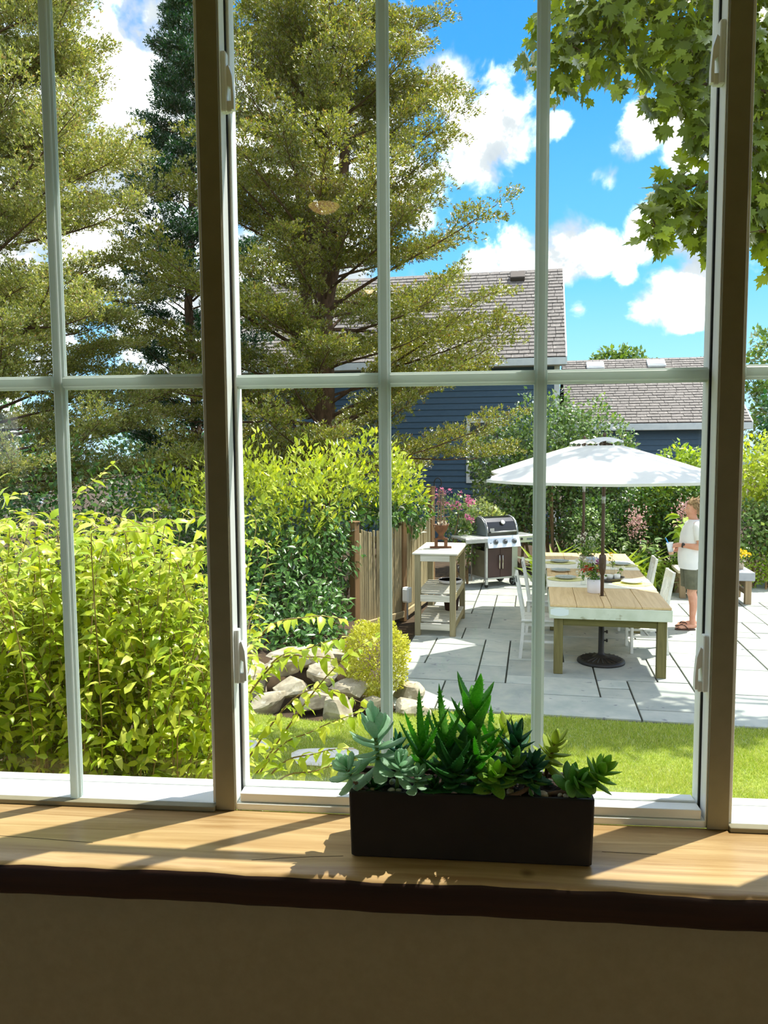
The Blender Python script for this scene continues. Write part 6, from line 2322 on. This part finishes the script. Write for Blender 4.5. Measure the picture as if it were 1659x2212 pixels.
succulent('haworthia', 'low spiky rosette on the soil between the aloes', 'succulent', [(-.048, 1.455, SP - .002), (-.048, 1.453, SP + .012)], 'short', ALOED, 13, .030, .020, R_(5), R_(65), .2, 18, .004, SGREEN)

succulent('aloe', 'short green toothed aloe in front of the tallest one', 'succulent', [(.030, 1.462, SP), (.032, 1.458, SP + .035), (.036, 1.452, SP + .07)], 'lance', ALOE, 12, .048, .056, R_(8), R_(62), .25, 21, .005, SGREEN, 1.1)
succulent('jade_plant', 'mid-green leafy crown between the bright star rosette and the dark crown', 'succulent', [(.100, 1.458, SP), (.102, 1.452, SP + .04), (.104, 1.445, SP + .075)], 'oval', FERNG, 15, .038, .024, R_(-5), R_(62), .4, 22, .005, SSTEM, 1.3)
succulent('echeveria', 'pale rosette half hidden between the small pale rosette and the left aloe cluster', 'succulent', [(-.085, 1.452, SP), (-.083, 1.446, SP + .02), (-.080, 1.438, SP + .045)], 'paddle', GLAUC, 15, .032, .018, R_(-5), R_(66), .4, 23, .004, SGREEN)
succulent('jade_plant', 'small dark green crown at the back left behind the pale rosettes', 'succulent', [(-.125, 1.515, SP), (-.124, 1.514, SP + .04), (-.122, 1.512, SP + .075)], 'spear', JADED, 14, .038, .024, R_(-5), R_(62), .4, 24, .005, SSTEM, 1.3)

# a ceiling lamp in the room, whose warm shade is mirrored in the pane
lp = thing('pendant_lamp', 'small warm pendant lamp hanging behind the viewer in the dim room', 'lamp', (-.52, -1.2, 3.35))
MB().lathe([(.02, .05), (.06, .04), (.11, .0), (.115, -.03), (.108, -.03), (.10, .0), (.05, .03), (.015, .04)], 20).build('shade', surf('amber_shade', srgb(196, 132, 60), None, 5, .5, trans=.5), lp, True)
MB().tube([(0, 0, .05), (0, 0, .25)], .005, 6).build('cord', IRON, lp)
em, nt, N_, L_, out = _nodes('bulb_glow')
e_ = N_('ShaderNodeEmission')
e_.inputs[0].default_value = (1, .72, .38, 1)
e_.inputs[1].default_value = 8
L_(e_.outputs[0], out.inputs[0])
MB().ball((0, 0, -.005), .028, 12, 8).build('bulb', em, lp, True)

GLOW = bpy.data.materials.new('amber_lamp_glass')
GLOW.use_nodes = True
nt = GLOW.node_tree
nt.nodes.clear()
o_, e_ = nt.nodes.new('ShaderNodeOutputMaterial'), nt.nodes.new('ShaderNodeEmission')
e_.inputs[0].default_value = (1, .62, .22, 1)
e_.inputs[1].default_value = 2.2
nt.links.new(e_.outputs[0], o_.inputs[0])
lp = thing('ceiling_lamp', 'lit amber glass bowl lamp close under the ceiling, mirrored in the middle pane', 'lamp', (-.606, -.2, 3.5))
MB().lathe([(0, -.022), (.03, -.018), (.055, -.006), (.072, .012), (.066, .014), (.045, .004), (0, -.002)], 22).build('glass_bowl', GLOW, lp, True)
MB().lathe([(.012, .0), (.012, .085), (.04, .09), (.04, .1), (0, .1)], 14).build('mount', IRON, lp)
